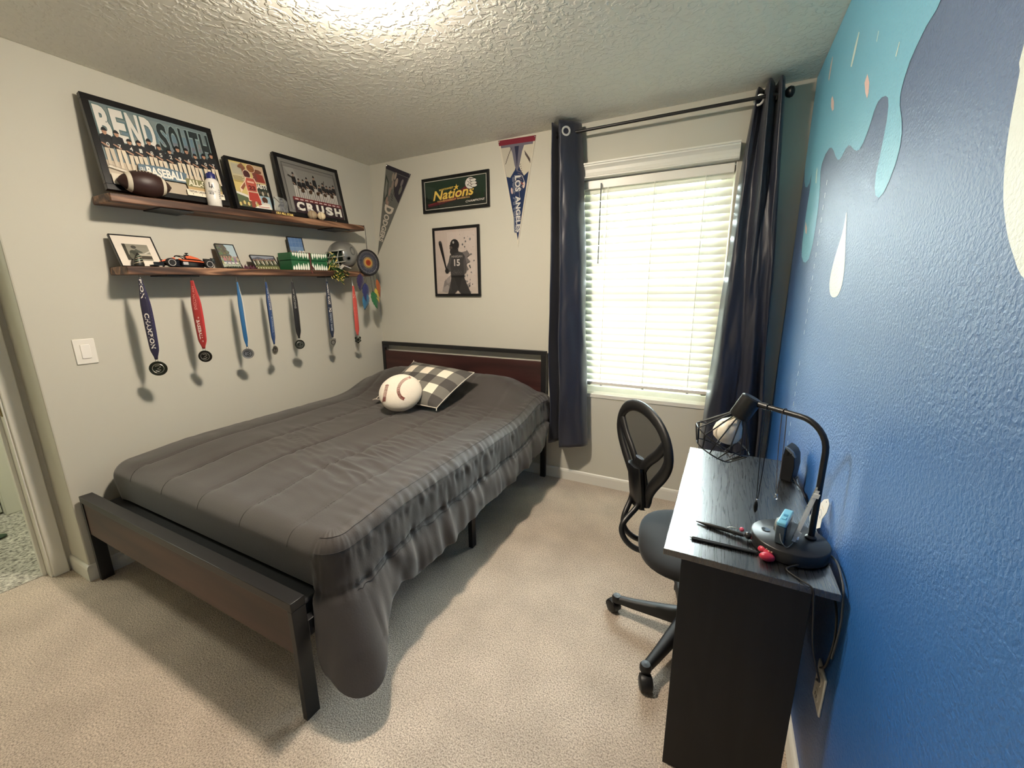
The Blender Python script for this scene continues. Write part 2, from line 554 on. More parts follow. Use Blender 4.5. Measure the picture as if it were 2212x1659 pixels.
struct('ceiling', MB().bounds((-2.2, YB - 0.12, H), (W + 0.14, 0.14, H + 0.1)), M_CEIL, smooth=False)

# carpet
def carpet_mat(name, c1, c2, c3, scale, dist, strength):
    M = bpy.data.materials.new(name); M.use_nodes = True
    n = M.node_tree; b = n.nodes['Principled BSDF']
    t = n.nodes.new('ShaderNodeTexCoord')
    nz = n.nodes.new('ShaderNodeTexNoise'); nz.inputs['Scale'].default_value = scale; nz.inputs['Detail'].default_value = 3; nz.inputs['Roughness'].default_value = 0.65
    n.links.new(t.outputs['Object'], nz.inputs['Vector'])
    cr = n.nodes.new('ShaderNodeValToRGB'); e = cr.color_ramp.elements
    e[0].position = 0.34; e[0].color = c1; e[1].position = 0.66; e[1].color = c3
    x = e.new(0.5); x.color = c2
    n.links.new(nz.outputs['Fac'], cr.inputs[0])
    big = n.nodes.new('ShaderNodeTexNoise'); big.inputs['Scale'].default_value = 5; big.inputs['Detail'].default_value = 4
    n.links.new(t.outputs['Object'], big.inputs['Vector'])
    mr = n.nodes.new('ShaderNodeMapRange'); mr.inputs['From Min'].default_value = .35; mr.inputs['From Max'].default_value = .65
    mr.inputs['To Min'].default_value = 0.88; mr.inputs['To Max'].default_value = 1.06
    n.links.new(big.outputs['Fac'], mr.inputs['Value'])
    mu = n.nodes.new('ShaderNodeVectorMath'); mu.operation = 'SCALE'
    n.links.new(cr.outputs[0], mu.inputs[0]); n.links.new(mr.outputs[0], mu.inputs['Scale'])
    n.links.new(mu.outputs[0], b.inputs['Base Color'])
    b.inputs['Roughness'].default_value = 0.95; b.inputs['Specular IOR Level'].default_value = 0.1
    b.inputs['Sheen Weight'].default_value = 0.15
    bp_ = n.nodes.new('ShaderNodeBump'); bp_.inputs['Strength'].default_value = strength; bp_.inputs['Distance'].default_value = dist
    n.links.new(nz.outputs['Fac'], bp_.inputs['Height']); n.links.new(bp_.outputs[0], b.inputs['Normal'])
    MATS[name] = M
    return M
M_CARPET = carpet_mat('carpet_beige', rgb(148, 132, 117), rgb(206, 189, 170), rgb(232, 217, 200), 190, 0.010, 0.9)
M_SHAG = carpet_mat('carpet_grey_shag', rgb(104, 100, 92), rgb(182, 178, 166), rgb(218, 214, 202), 60, 0.02, 1.0)
struct('floor', MB().bounds((DOORX - 0.055, YB - 0.12, -0.1), (W + 0.14, 0.14, 0)), M_CARPET, smooth=False)
struct('floor_hall', MB().bounds((-2.2, YB - 0.12, -0.1), (DOORX - 0.055, 0.14, 0.004)), M_SHAG, smooth=False)

# hallway shell
M_HALLWALL = plaster('hall_paint', rgb(212, 212, 198), 90, 0.08, 0.002, 0.8)
HX = -1.37
struct('wall_hall', MB().bounds((-2.2, -4.2, 0), (-1.42, 0.14, H)), M_HALLWALL, smooth=False)
struct('wall_hallend', MB().bounds((-1.42, -1.3, 0), (-0.34, -1.2, H)), M_HALLWALL, smooth=False)
struct('wall_hallfar', MB().bounds((-1.42, -3.8, 0), (DOORX - 0.12, -3.7, H)), M_HALLWALL, smooth=False)
hd = MB()
hd.bounds((-1.42, -2.12, 0.004), (HX + 0.03, -2.03, 2.1))
door_hall = struct('door_2', hd, M_TRIM, bevel=0.004)
struct('door_panel', MB().bounds((-1.42, -2.95, 0.02), (HX - 0.02, -2.125, 2.04)), mat('hall_door_paint', rgb(205, 208, 196), 0.45), door_hall)
struct('baseboard_hall', MB().bounds((-1.42, -2.03, 0.004), (HX - 0.03, -1.3, 0.09)), M_TRIM, bevel=0.004)

# bedroom door frame: casing face, jamb with stop, strike plate
dm = MB()
for y0, y1 in ((DY1 - 0.01, YJ - 0.022), (DY0 - 0.075, DY0 + 0.01)):
    dm.bounds((DOORX, y0, 0), (DOORX + 0.017, y1, DZ + 0.075))
dm.bounds((DOORX, DY0, DZ - 0.01), (DOORX + 0.017, DY1, DZ + 0.075))
door_1 = struct('door_1', dm, M_TRIM, bevel=0.004)
jm = MB()
jm.bounds((DOORX - 0.125, DY1 - 0.018, 0), (DOORX + 0.004, DY1 + 0.0, DZ)); jm.bounds((DOORX - 0.125, DY0, 0), (DOORX + 0.004, DY0 + 0.018, DZ))
jm.bounds((DOORX - 0.125, DY0, DZ - 0.018), (DOORX + 0.004, DY1, DZ))
struct('door_jamb', jm, M_TRIM, door_1, bevel=0.002)
struct('door_stop', MB().bounds((DOORX - 0.085, DY1 - 0.032, 0), (DOORX - 0.05, DY1 - 0.018, DZ)), M_TRIM, door_1, bevel=0.002)
struct('strike_plate', MB().bounds((DOORX - 0.04, DY1 - 0.0205, 0.86), (DOORX - 0.008, DY1 - 0.0178, 0.92)), mat('brass', rgb(150, 125, 70), 0.35, 1.0), door_1)

def baseboard(name, a, b, n_):
    """a,b floor points on the wall, n_ = into-room normal"""
    A, B, N = Vector(a), Vector(b), Vector(n_)
    U = (B - A)
    prof = [(0, 0), (0.012, 0), (0.012, 0.066), (0.009, 0.078), (0.004, 0.084), (0, 0.084)]
    mb_ = MB()
    mb_.prism(prof, A, N, Vector((0, 0, 1)), U, 1.0)
    return struct(name, mb_, M_TRIM, smooth=False)
baseboard('baseboard_left', (0, YJ, 0), (0, 0, 0), (1, 0, 0))
baseboard('baseboard_back', (0.012, 0, 0), (W - 0.012, 0, 0), (0, -1, 0))
baseboard('baseboard_right', (W, YB, 0), (W, 0, 0), (-1, 0, 0))
baseboard('baseboard_return', (DOORX + 0.0, YJ, 0), (0.012, YJ, 0), (0, -1, 0))
baseboard('baseboard_front', (DOORX, YB, 0), (W - 0.012, YB, 0), (0, 1, 0))

# mural shapes (flat paint on the right wall), coordinates are (y, z) on the wall
def mural(name, pts, m_, off):
    ar_ = sum(p[0] * q[1] - q[0] * p[1] for p, q in zip(pts, pts[1:] + pts[:1]))
    if ar_ > 0: pts = pts[::-1]                      # faces look into the room (-x)
    return MB().add([(W - off, y, z) for y, z in pts], [list(range(len(pts)))]).build(name, m_, wall_right, smooth=False)
def smooth_closed(pts, n=3):
    out = []; L = len(pts)
    for i in range(L):
        p0, p1, p2, p3 = pts[i - 1], pts[i], pts[(i + 1) % L], pts[(i + 2) % L]
        for k in range(n):
            t = k / n
            out.append(tuple(0.5 * (2 * p1[j] + (p2[j] - p0[j]) * t + (2 * p0[j] - 5 * p1[j] + 4 * p2[j] - p3[j]) * t * t + (3 * p1[j] - p0[j] - 3 * p2[j] + p3[j]) * t ** 3) for j in (0, 1)))
    return out
cyan = [(-0.012, 2.436), (-0.012, 2.275), (-0.012, 2.175), (-0.012, 2.03), (-0.06, 1.95), (-0.121, 1.91), (-0.19, 1.895), (-0.25, 1.905), (-0.272, 1.94), (-0.285, 1.875), (-0.273, 1.756), (-0.284, 1.631), (-0.321, 1.565), (-0.393, 1.534),
        (-0.463, 1.526), (-0.535, 1.538), (-0.579, 1.595), (-0.589, 1.671), (-0.58, 1.748), (-0.556, 1.82), (-0.509, 1.891), (-0.515, 1.922), (-0.565, 1.944), (-0.632, 1.948), (-0.68, 1.937), (-0.729, 1.914),
        (-0.783, 1.88), (-0.829, 1.857), (-0.863, 1.848), (-0.896, 1.851), (-0.939, 1.863), (-0.975, 1.863), (-1.005, 1.853), (-1.055, 1.829), (-1.096, 1.814), (-1.13, 1.808), (-1.163, 1.817),
        (-1.189, 1.834), (-1.211, 1.857), (-1.224, 1.876), (-1.248, 1.891), (-1.279, 1.89), (-1.313, 1.881), (-1.337, 1.868), (-1.353, 1.845), (-1.361, 1.809), (-1.359, 1.775), (-1.355, 1.732),
        (-1.347, 1.693), (-1.357, 1.659), (-1.377, 1.637), (-1.409, 1.626), (-1.44, 1.632), (-1.468, 1.654), (-1.489, 1.681), (-1.499, 1.71), (-1.494, 1.743), (-1.475, 1.776), (-1.443, 1.814),
        (-1.432, 1.841), (-1.44, 1.869), (-1.46, 1.895), (-1.487, 1.912), (-1.527, 1.929), (-1.567, 1.935), (-1.60, 1.955), (-1.62, 2.0), (-1.60, 2.2), (-1.57, 2.436), (-0.8, 2.437)]
mural('mural_cloud', cyan, M_CYAN, 0.0008)
drop = [(-1.09, 1.64), (-1.092, 1.617), (-1.082, 1.578), (-1.049, 1.533), (-1.019, 1.479), (-1.014, 1.435), (-1.037, 1.403), (-1.071, 1.387), (-1.115, 1.383), (-1.161, 1.391), (-1.189, 1.42), (-1.186, 1.466), (-1.166, 1.512), (-1.133, 1.572), (-1.105, 1.632)]
mural('mural_droplet', smooth_closed(drop), M_PALE, 0.0008)
drip = [(-1.925, 1.72), (-1.93, 1.684), (-1.934, 1.643), (-1.937, 1.617), (-1.943, 1.585), (-1.952, 1.554), (-1.964, 1.523), (-1.979, 1.497), (-1.997, 1.471), (-2.02, 1.446), (-2.043, 1.424), (-2.075, 1.415), (-2.12, 1.43), (-2.15, 1.5), (-2.16, 1.6), (-2.15, 1.75), (-2.2, 2.0), (-2.1, 2.0), (-1.99, 1.85)]
mural('mural_drip', smooth_closed(drip, 2), M_PALE, 0.0008)
for s_, m_ in ([(-0.858, 2.233), (-0.874, 2.224), (-0.854, 2.172), (-0.833, 2.142), (-0.81, 2.153), (-0.83, 2.202)], M_PALE), \
              ([(-1.08, 2.023), (-1.12, 1.985), (-1.131, 1.955), (-1.125, 1.942), (-1.091, 1.97), (-1.06, 2.008)], M_PINK), \
              ([(-0.392, 2.366), (-0.406, 2.352), (-0.396, 2.271), (-0.372, 2.287), (-0.376, 2.337)], M_PINK), \
              ([(-0.537, 2.164), (-0.588, 2.125), (-0.609, 2.091), (-0.581, 2.094), (-0.537, 2.126), (-0.514, 2.162)], M_PINK), \
              ([(-1.127, 2.109), (-1.134, 2.105), (-1.131, 2.08), (-1.124, 2.085)], M_PALE), \
              ([(-1.352, 1.98), (-1.358, 1.977), (-1.348, 1.950), (-1.34, 1.956)], M_PALE), \
              ([(-0.30, 1.723), (-0.367, 1.683), (-0.381, 1.656), (-0.338, 1.669), (-0.308, 1.701)], M_PINK), \
              ([(-0.404, 1.935), (-0.426, 1.918), (-0.448, 1.858), (-0.426, 1.865), (-0.404, 1.909)], M_PALE):
    mural('mural_stroke', s_, m_, 0.0014)
for z in [1.811, 1.765, 1.721, 1.675, 1.631, 1.587, 1.543, 1.499, 1.454, 1.41, 1.366, 1.321, 1.279, 1.234, 1.102, 1.058, 1.014, 0.968, 0.924, 0.879, 0.832, 0.788, 0.744, 0.699, 0.654]:
    mural('mural_dash', [(-0.689, z + 0.0095), (-0.697, z + 0.0095), (-0.697, z - 0.0095), (-0.689, z - 0.0095)], M_PALE, 0.0014)

# ================================================================== WINDOW
win = MB()
fy0, fy1 = 0.085, 0.14
for a, b in (((WX0, fy0, WZ0), (WX0 + 0.045, fy1, WZ1)), ((WX1 - 0.045, fy0, WZ0), (WX1, fy1, WZ1)), ((WX0, fy0, WZ0), (WX1, fy1, WZ0 + 0.045)), ((WX0, fy0, WZ1 - 0.045), (WX1, fy1, WZ1))):
    win.bounds(a, b)
window_1 = struct('window_1', win, M_WHITEPL, bevel=0.003)
sa = MB()
for z0, z1, y0, y1 in ((WZ0 + 0.045, 1.42, 0.09, 0.115), (1.38, WZ1 - 0.045, 0.112, 0.135)):
    x0, x1 = WX0 + 0.045, WX1 - 0.045
    sa.bounds((x0, y0, z0), (x0 + 0.035, y1, z1)); sa.bounds((x1 - 0.035, y0, z0), (x1, y1, z1))
    sa.bounds((x0, y0, z0), (x1, y1, z0 + 0.04)); sa.bounds((x0, y0, z1 - 0.04), (x1, y1, z1))
struct('window_sash', sa, M_WHITEPL, window_1, bevel=0.003)
for z0, z1, y in ((WZ0 + 0.08, 1.39, 0.102), (1.41, WZ1 - 0.08, 0.124)):
    struct('window_pane', MB().bounds((WX0 + 0.075, y, z0), (WX1 - 0.075, y + 0.003, z1)), M_GLASS, window_1, smooth=False)
rv = MB()
rv.bounds((WX0 - 0.001, 0.0, WZ0), (WX0 + 0.006, fy0, WZ1)); rv.bounds((WX1 - 0.006, 0.0, WZ0), (WX1 + 0.001, fy0, WZ1)); rv.bounds((WX0, 0.0, WZ1 - 0.006), (WX1, fy0, WZ1 + 0.001))
struct('window_reveal', rv, M_TRIM, window_1, smooth=False)
struct('window_sill', MB().bounds((WX0 - 0.002, -0.006, WZ0 - 0.022), (WX1 + 0.002, fy0, WZ0 + 0.006)), M_TRIM, window_1, bevel=0.003)

# blind
bl = thing('window_blind', 'white faux wood slat blind covering the window between the navy curtains', 'blind', (2.28, 0.03, WZ1))
M_SLAT = mat('white_slat', rgb(240, 240, 230), 0.45, trans=0.08)
BX0, BX1 = WX0 + 0.012, WX1 - 0.012
va = MB()
prof = [(0, 0), (0.0, 0.085), (0.056, 0.085), (0.056, 0.076), (0.050, 0.073), (0.050, 0.066), (0.044, 0.060), (0.036, 0.048), (0.034, 0.03), (0.037, 0.012), (0.043, 0.006), (0.043, 0)]
va.prism([(p[0], p[1]) for p in prof], (1.802, -0.001, 2.108), (0, -1, 0), (0, 0, 1), (1, 0, 0), 0.93)
va.build('valance', M_TRIM, bl, smooth=False)
MB().bounds((BX0, 0.004, 2.05), (BX1, 0.06, 2.10)).build('head_rail', M_WHITEPL, bl, bevel=0.002)
SL = 0.0455; nsl = 28
slat0 = None
tilt = math.radians(-66)
mbs = MB()
def slat_fn(u, v):
    w_ = (v - 0.5) * 0.05
    c_ = 0.0028 * (1 - (2 * v - 1) ** 2)
    y = -w_ * math.cos(tilt) + c_ * math.sin(tilt)
    z = w_ * math.sin(tilt) + c_ * math.cos(tilt)
    return Vector((BX0 + u * (BX1 - BX0), y, z))
mbs.grid(slat_fn, 1, 6)
mbs.grid(lambda u, v: slat_fn(u, 1 - v) + Vector((0, -0.0028 * math.sin(tilt), -0.0028 * math.cos(tilt))), 1, 6)
for i in range(nsl):
    zc = 2.045 - i * SL
    if slat0 is None:
        o = mbs.build('slat', M_SLAT, bl); slat0 = o
    else:
        o = slat0.copy(); COL.objects.link(o)
    o.parent = bl; o.matrix_parent_inverse = Matrix.Identity(4)
    o.location = (-2.28, 0.032 - 0.03, zc - WZ1)
    o.rotation_euler = (random.uniform(-.03, .03), random.uniform(-.0012, .0012), 0)
zb = 2.045 - nsl * SL + 0.012
MB().bounds((BX0, 0.008, zb - 0.022), (BX1, 0.056, zb)).build('bottom_rail', M_WHITEPL, bl, bevel=0.004)
for x in (2.005, 2.29, 2.57):
    lc = MB(); lc.tube([(x, 0.0055, 2.06), (x, 0.0055, zb)], 0.0022, 6); lc.tube([(x + .018, 0.0585, 2.06), (x + .018, 0.0585, zb)], 0.0012, 5)
    for i in range(nsl):
        zc = 2.045 - i * SL
        lc.tube([(x, 0.0055, zc + 0.022), (x + .018, 0.0585, zc - 0.022)], 0.0008, 4, caps=False)
    lc.build('ladder_cord', M_WHITEPL, bl)
    MB().lathe([(0.009, 0), (0.009, 0.006), (0.005, 0.009), (0, 0.009)], (x, 0.03, zb - 0.022), (0, 0, -1), 12).build('cord_button', M_CHROME, bl)
wd = MB(); wd.tube([(1.965, -0.012, 2.075), (1.963, -0.014, 1.585)], 0.0042, 6)
wd.build('tilt_wand', mat('grey_wand', rgb(120, 122, 120), 0.3), bl)

# ================================================================== CURTAINS
M_CURT = mat('navy_curtain', rgb(27, 31, 48), 0.42, spec=0.6, sheen=0.2, bump=(900, 0.12, 0.0006), var=(6, rgb(23, 27, 43), 0.5))
RODZ, RODY = 2.362, -0.105
rod = thing('curtain_rod', 'black curtain rod with end knobs above the window', 'curtain rod', (2.28, 0, RODZ))
MB().tube([(1.725, RODY, RODZ), (2.888, RODY, RODZ)], 0.0085, 12).build('pole', M_BLACKMETAL, rod)
for sx, x in ((-1, 1.725), (1, 2.888)):
    MB().lathe([(0.009, 0), (0.016, 0.004), (0.016, 0.010), (0.011, 0.014), (0.022, 0.024), (0.026, 0.036), (0.022, 0.048), (0.010, 0.055), (0, 0.056)], (x, RODY, RODZ), (sx, 0, 0), 16).build('finial', M_BLACKMETAL, rod)
for x in (1.745, 2.868):
    b_ = MB(); b_.tube([(x, -0.004, RODZ - 0.02), (x, RODY, RODZ - 0.02), (x, RODY, RODZ)], 0.006, 8); b_.bounds((x - 0.012, -0.006, RODZ - 0.06), (x + 0.012, -0.0005, RODZ + 0.02))
    b_.build('bracket', M_BLACKMETAL, rod, bevel=0.001)

def catmull(P, t):
    n = len(P) - 1
    x = min(max(t, 0), 1) * n
    i = min(int(x), n - 1); f = x - i
    p = [P[max(i - 1, 0)], P[i], P[i + 1], P[min(i + 2, n)]]
    return tuple(0.5 * (2 * p[1][k] + (p[2][k] - p[0][k]) * f + (2 * p[0][k] - 5 * p[1][k] + 4 * p[2][k] - p[3][k]) * f * f + (3 * p[1][k] - p[0][k] - 3 * p[2][k] + p[3][k]) * f ** 3) for k in range(len(P[0])))

def curtain(label, loc, top, bot, ztop, zbot, seed, hem):
    """top/bot: plan polylines (x,y) of the folded cloth at the rod and at the hem"""
    t_ = thing('curtain', label, 'curtain', loc)
    mb_ = MB()
    def fn(u, v):
        a = catmull(top, u); b = catmull(bot, u)
        w_ = v ** 0.8
        x = a[0] + (b[0] - a[0]) * w_; y = a[1] + (b[1] - a[1]) * w_
        z = ztop + (zbot + hem * math.sin(u * 9) - ztop) * v
        k = 0.006 + 0.006 * v
        x += k * noise.noise((u * 7, z * 2.3, seed)); y += k * 1.6 * noise.noise((u * 9 + 5, z * 3.1, seed + 3))
        y += 0.003 * noise.noise((u * 20, z * 13, seed + 9))
        return Vector((x, min(y, -0.012), z))
    mb_.grid(fn, 110, 90)
    o = mb_.build('drape', M_CURT, t_, angle=80)
    so = o.modifiers.new('thickness', 'SOLIDIFY'); so.thickness = 0.0022; so.offset = 0
    return t_
ct = [(1.655, -0.03), (1.668, -0.10), (1.682, -0.165), (1.70, -0.09), (1.716, -0.045), (1.722, -0.11), (1.735, -0.17), (1.752, -0.165), (1.80, -0.13), (1.828, -0.09), (1.838, -0.05), (1.822, -0.03)]
cb = [(1.655, -0.02), (1.672, -0.10), (1.688, -0.155), (1.715, -0.10), (1.735, -0.06), (1.752, -0.12), (1.772, -0.175), (1.805, -0.17), (1.87, -0.14), (1.925, -0.11), (1.945, -0.06), (1.925, -0.03)]
c1 = curtain('dark navy curtain panel left of the window, silver grommet showing', (1.75, -0.1, 0.33), ct, cb, 2.42, 0.325, 1.0, 0.006)
ct = [(2.775, -0.03), (2.785, -0.075), (2.80, -0.06), (2.812, -0.035), (2.818, -0.09), (2.832, -0.165), (2.85, -0.10), (2.858, -0.06), (2.868, -0.115), (2.878, -0.165), (2.893, -0.12), (2.897, -0.04)]
cb = [(2.665, -0.03), (2.69, -0.11), (2.735, -0.15), (2.79, -0.165), (2.83, -0.12), (2.86, -0.09), (2.885, -0.14), (2.915, -0.175), (2.95, -0.12), (2.975, -0.08), (2.995, -0.13), (3.005, -0.05)]
c2 = curtain('dark navy curtain panel right of the window, beside the blue wall', (2.84, -0.1, 0.33), ct, cb, 2.42, 0.325, 5.0, 0.006)
def grommet(c, n, parent):
    g = MB(); A = Vector(n).normalized(); X = A.orthogonal().normalized(); Y = A.cross(X); C_ = Vector(c)
    g.tube([C_ + X * (0.0225 * math.cos(t)) + Y * (0.0225 * math.sin(t)) for t in [2 * PI * k / 24 for k in range(24)]], 0.0062, 8, closed=True)
    return g.build('grommet', mat('nickel', rgb(225, 225, 222), 0.35, 0.6), parent)
grommet((1.775, -0.156, RODZ - 0.002), (0.55, -1, 0), c1)
grommet((2.793, -0.078, RODZ - 0.002), (-0.5, -1, 0), c2)

# ================================================================== CEILING LIGHT
M_LAMP = bpy.data.materials.new('lamp_diffuser'); M_LAMP.use_nodes = True
n = M_LAMP.node_tree; n.nodes.clear()
oo = n.nodes.new('ShaderNodeOutputMaterial'); em = n.nodes.new('ShaderNodeEmission')
em.inputs[0].default_value = (1.0, 0.87, 0.71, 1); em.inputs[1].default_value = LAMP
n.links.new(em.outputs[0], oo.inputs[0])
LX, LY = 1.555, -1.605
cl = thing('ceiling_light', 'lit round flush ceiling light with white rim, warm glow', 'ceiling light', (LX, LY, H))
MB().lathe([(0.118, 0), (0.118, -0.012), (0.112, -0.02), (0.094, -0.022), (0.094, 0)], (LX, LY, H), (0, 0, 1), 40).build('rim', M_WHITEPL, cl)
MB().lathe([(0.092, -0.018), (0.090, -0.036), (0.080, -0.050), (0.055, -0.062), (0.025, -0.067), (0, -0.068)], (LX, LY, H), (0, 0, 1), 32).build('diffuser', M_LAMP, cl)

# ================================================================== BED
M_BEDWOOD = wood('bed_brown_board', rgb(50, 31, 24), rgb(66, 42, 32), rgb(78, 51, 39), 14, (0.12, 1, 1), 0.45, 0.08, 0.0006, knots=False)
M_HEADWOOD = wood('bed_dark_board', rgb(46, 24, 22), rgb(60, 32, 30), rgb(70, 40, 36), 14, (0.12, 1, 1), 0.45, 0.08, 0.0006, knots=False)
bed = thing('bed_frame', 'black metal bed frame with brown wooden headboard and footboard panels', 'bed', (0.8, -1.05, 0))
BX_L, BX_R = 0.03, 1.605
FY0, FY1 = -2.116, -2.066
MB().bounds((BX_L, FY0, 0.428), (BX_R, FY1, 0.46)).build('footboard_rail', M_BLACKMETAL, bed, bevel=0.002)
MB().bounds((BX_L + 0.022, FY0 + 0.004, 0.258), (BX_R - 0.022, FY0 + 0.024, 0.427)).build('footboard_panel', M_BEDWOOD, bed, bevel=0.0015)
for x0, x1 in ((BX_L, BX_L + 0.022), (BX_R - 0.022, BX_R)):
    MB().bounds((x0, FY0, 0), (x1, FY1, 0.428)).build('leg', M_BLACKMETAL, bed, bevel=0.0015)
HY0, HY1 = -0.05, -0.022
MB().bounds((BX_L, HY0, 0.955), (BX_R + 0.01, HY1, 0.985)).build('headboard_rail', M_BLACKMETAL, bed, bevel=0.002)
for x0, x1 in ((BX_L, BX_L + 0.03), (BX_R - 0.03, BX_R + 0.01)):
    MB().bounds((x0, HY0, 0), (x1, HY1, 0.955)).build('headboard_post', M_BLACKMETAL, bed, bevel=0.002)
MB().bounds((BX_L + 0.031, HY0 + 0.004, 0.42), (BX_R - 0.031, HY1 - 0.004, 0.905)).build('headboard_panel', M_HEADWOOD, bed, bevel=0.0015)
MB().bounds((BX_L + 0.03, HY0 - 0.004, 0.93), (BX_L + 0.075, HY0 + 0.001, 0.955)).build('corner_plate', M_BLACKMETAL, bed)
for x in (BX_L, BX_R - 0.03):
    MB().bounds((x, FY1, 0.30), (x + 0.03, HY0, 0.36)).build('side_rail', M_BLACKMETAL, bed, bevel=0.002)
for x, y in ((BX_R - 0.035, -1.05), (0.8, -1.05), (BX_L + 0.005, -1.05)):
    MB().bounds((x, y - 0.013, 0), (x + 0.026, y + 0.026, 0.30)).build('support_leg', M_BLACKMETAL, bed, bevel=0.0015)
for k in range(9):
    y = -1.94 + k * 0.225
    MB().bounds((BX_L + 0.03, y - 0.03, 0.345), (BX_R - 0.03, y + 0.03, 0.36)).build('slat', M_BLACKMETAL, bed)
MB().bounds((BX_L + 0.035, FY1 + 0.001, 0.33), (BX_R - 0.035, -1.90, 0.405)).build('foot_gap_block', mat('black_sheet', rgb(26, 27, 30), 0.8), bed, bevel=0.01)  # added to block lamp light through the foot gap; doubles as black mattress edge
mt = MB().bounds((0.075, -1.955, 0.362), (1.56, -0.09, 0.565)).build('mattress', mat('black_sheet', rgb(26, 27, 30), 0.8), None, bevel=0.05, seg=4)
tag(mt, 'mattress in a black sheet lying in the bed frame under the grey comforter', 'mattress')

# comforter ------------------------------------------------------------
RX, LXX, YH, YF = 1.668, 0.035, -0.075, -2.005
def nz3(x, y, z=0.0):
    return noise.noise((x, y, z))
def smst(a, b, x):
    t = min(max((x - a) / (b - a), 0), 1); return t * t * (3 - 2 * t)
def top_h(x, y):
    h = 0.636
    h -= 0.022 * (1 - smst(0.0, 0.25, x))                          # dips to the wall side
    h -= 0.030 * smst(-1.6, -2.0, y) * 1.0
    g = math.exp(-((y + 0.26) / 0.215) ** 2) if y < -0.26 else math.exp(-((y + 0.26) / 0.32) ** 2)
    side = smst(-0.05, 0.42, x) * (1 - smst(1.30, 1.70, x))
    h += 0.178 * g * (0.36 + 0.64 * side) * (1 - 0.5 * smst(1.5, 1.7, x))    # sleeping pillows under it
    return h
def wrinkle(x, y):
    m1 = 0.5 + 0.9 * nz3(x * 2.1 + 3, y * 2.1)
    m1 = smst(0.25, 0.85, m1)
    w_ = nz3(x * 5.2 + 0.6 * y, y * 24 + 4 * x, 1.3)
    w_ = (1 - abs(w_) * 2.2)
    r = 0.0085 * m1 * max(w_, -0.4) * smst(-1.95, -1.6, y) * (1 - 0.6 * smst(-0.55, -0.35, y))
    r += 0.0022 * nz3(x * 9, y * 9, 4) + 0.006 * nz3(x * 2.2, y * 2.2, 7)
    for sx in (0.30, 0.585, 0.875, 1.165, 1.445):                  # quilting channels
        d = x - sx
        r -= 0.0045 * math.exp(-(d / 0.012) ** 2) + 0.002 * math.exp(-(d / 0.045) ** 2)
        r += 0.0030 * math.exp(-(abs(d) / 0.05)) * nz3(x * 3, y * 34, sx * 10)
    d = x - 1.60
    r += 0.008 * math.exp(-(abs(d) / 0.06)) * nz3(x * 4, y * 36, 2.2)
    return r
path = []          # (x, y, nx, ny, kind) around the bed, starting at the head right
def seg(ax, ay, bx, by, nx, ny, step, kind):
    L = math.hypot(bx - ax, by - ay); k = max(2, int(L / step))
    for i in range(k):
        t = i / k
        path.append((ax + (bx - ax) * t, ay + (by - ay) * t, nx, ny, kind))
def arc(cx, cy, r, a0, a1, k, kind):
    for i in range(k):
        a = a0 + (a1 - a0) * i / k
        path.append((cx + r * math.cos(a), cy + r * math.sin(a), math.cos(a), math.sin(a), kind))
CR = 0.10
seg(RX, YH, RX, YF + CR, 1, 0, 0.0085, 'R'); NR = len(path)
arc(RX - CR, YF + CR, CR, 0, -PI / 2, 36, 'C'); NC = len(path)
seg(RX - CR, YF, LXX + CR, YF, 0, -1, 0.012, 'F')
arc(LXX + CR, YF + CR, CR, -PI / 2, -PI, 12, 'D')
seg(LXX, YF + CR, LXX, YH, -1, 0, 0.022, 'L')
seg(LXX, YH, RX, YH, 0, 1, 0.022, 'H')
NP = len(path)
NSK, NSH, NT = 34, 9, 58
RS = 0.075
rings = []
def drop_flare(i):
    x, y, nx, ny, k = path[i]
    if k == 'R':
        c = smst(-1.80, -1.91, y)
        d = 0.275 + 0.02 * math.sin(y * 3.1 + 1) + 0.012 * nz3(y * 4, 3.3) - 0.16 * smst(-0.32, -0.10, y) - 0.045 * math.exp(-((y + 1.74) / 0.07) ** 2)
        return d * (1 - c) + 0.345 * c, 0.035 * (1 - c) + 0.115 * c - 0.02 * smst(-0.3, -0.1, y)
    if k == 'C':
        f = (i - NR) / (NC - NR)
        d = 0.345 + 0.055 * math.sin(min(f / 0.6, 1) * PI) if f < 0.6 else 0.345 - 0.24 * smst(0.6, 1.0, f)
        fl = 0.115 + 0.065 * math.sin(min(f / 0.6, 1) * PI) if f < 0.6 else 0.115 - 0.112 * smst(0.6, 1.0, f)
        return d, fl
    if k == 'F':
        return 0.105, -0.004
    if k == 'L' or k == 'D':
        return 0.12, -0.012 if k == 'D' else 0.0
    return 0.16, 0.0
def ring_pt(i, out, dz, side):
    x, y, nx, ny, k = path[i]
    px, py = x + nx * out, y + ny * out
    bx, by = x - nx * RS, y - ny * RS
    z = top_h(bx, by) - RS + dz
    return px, py, z
for i in range(NP):
    pass
verts = []
for q in range(3):                       # rolled underside
    for i in range(NP):
        d, fl = drop_flare(i)
        x, y, nx, ny, k = path[i]
        o_ = fl - (0.030, 0.022, 0.008)[q]; dd = d - (0.030, 0.006, -0.006)[q]
        if k in 'FDLH': o_ -= 0.0
        verts.append(ring_pt(i, o_, -dd, 1))
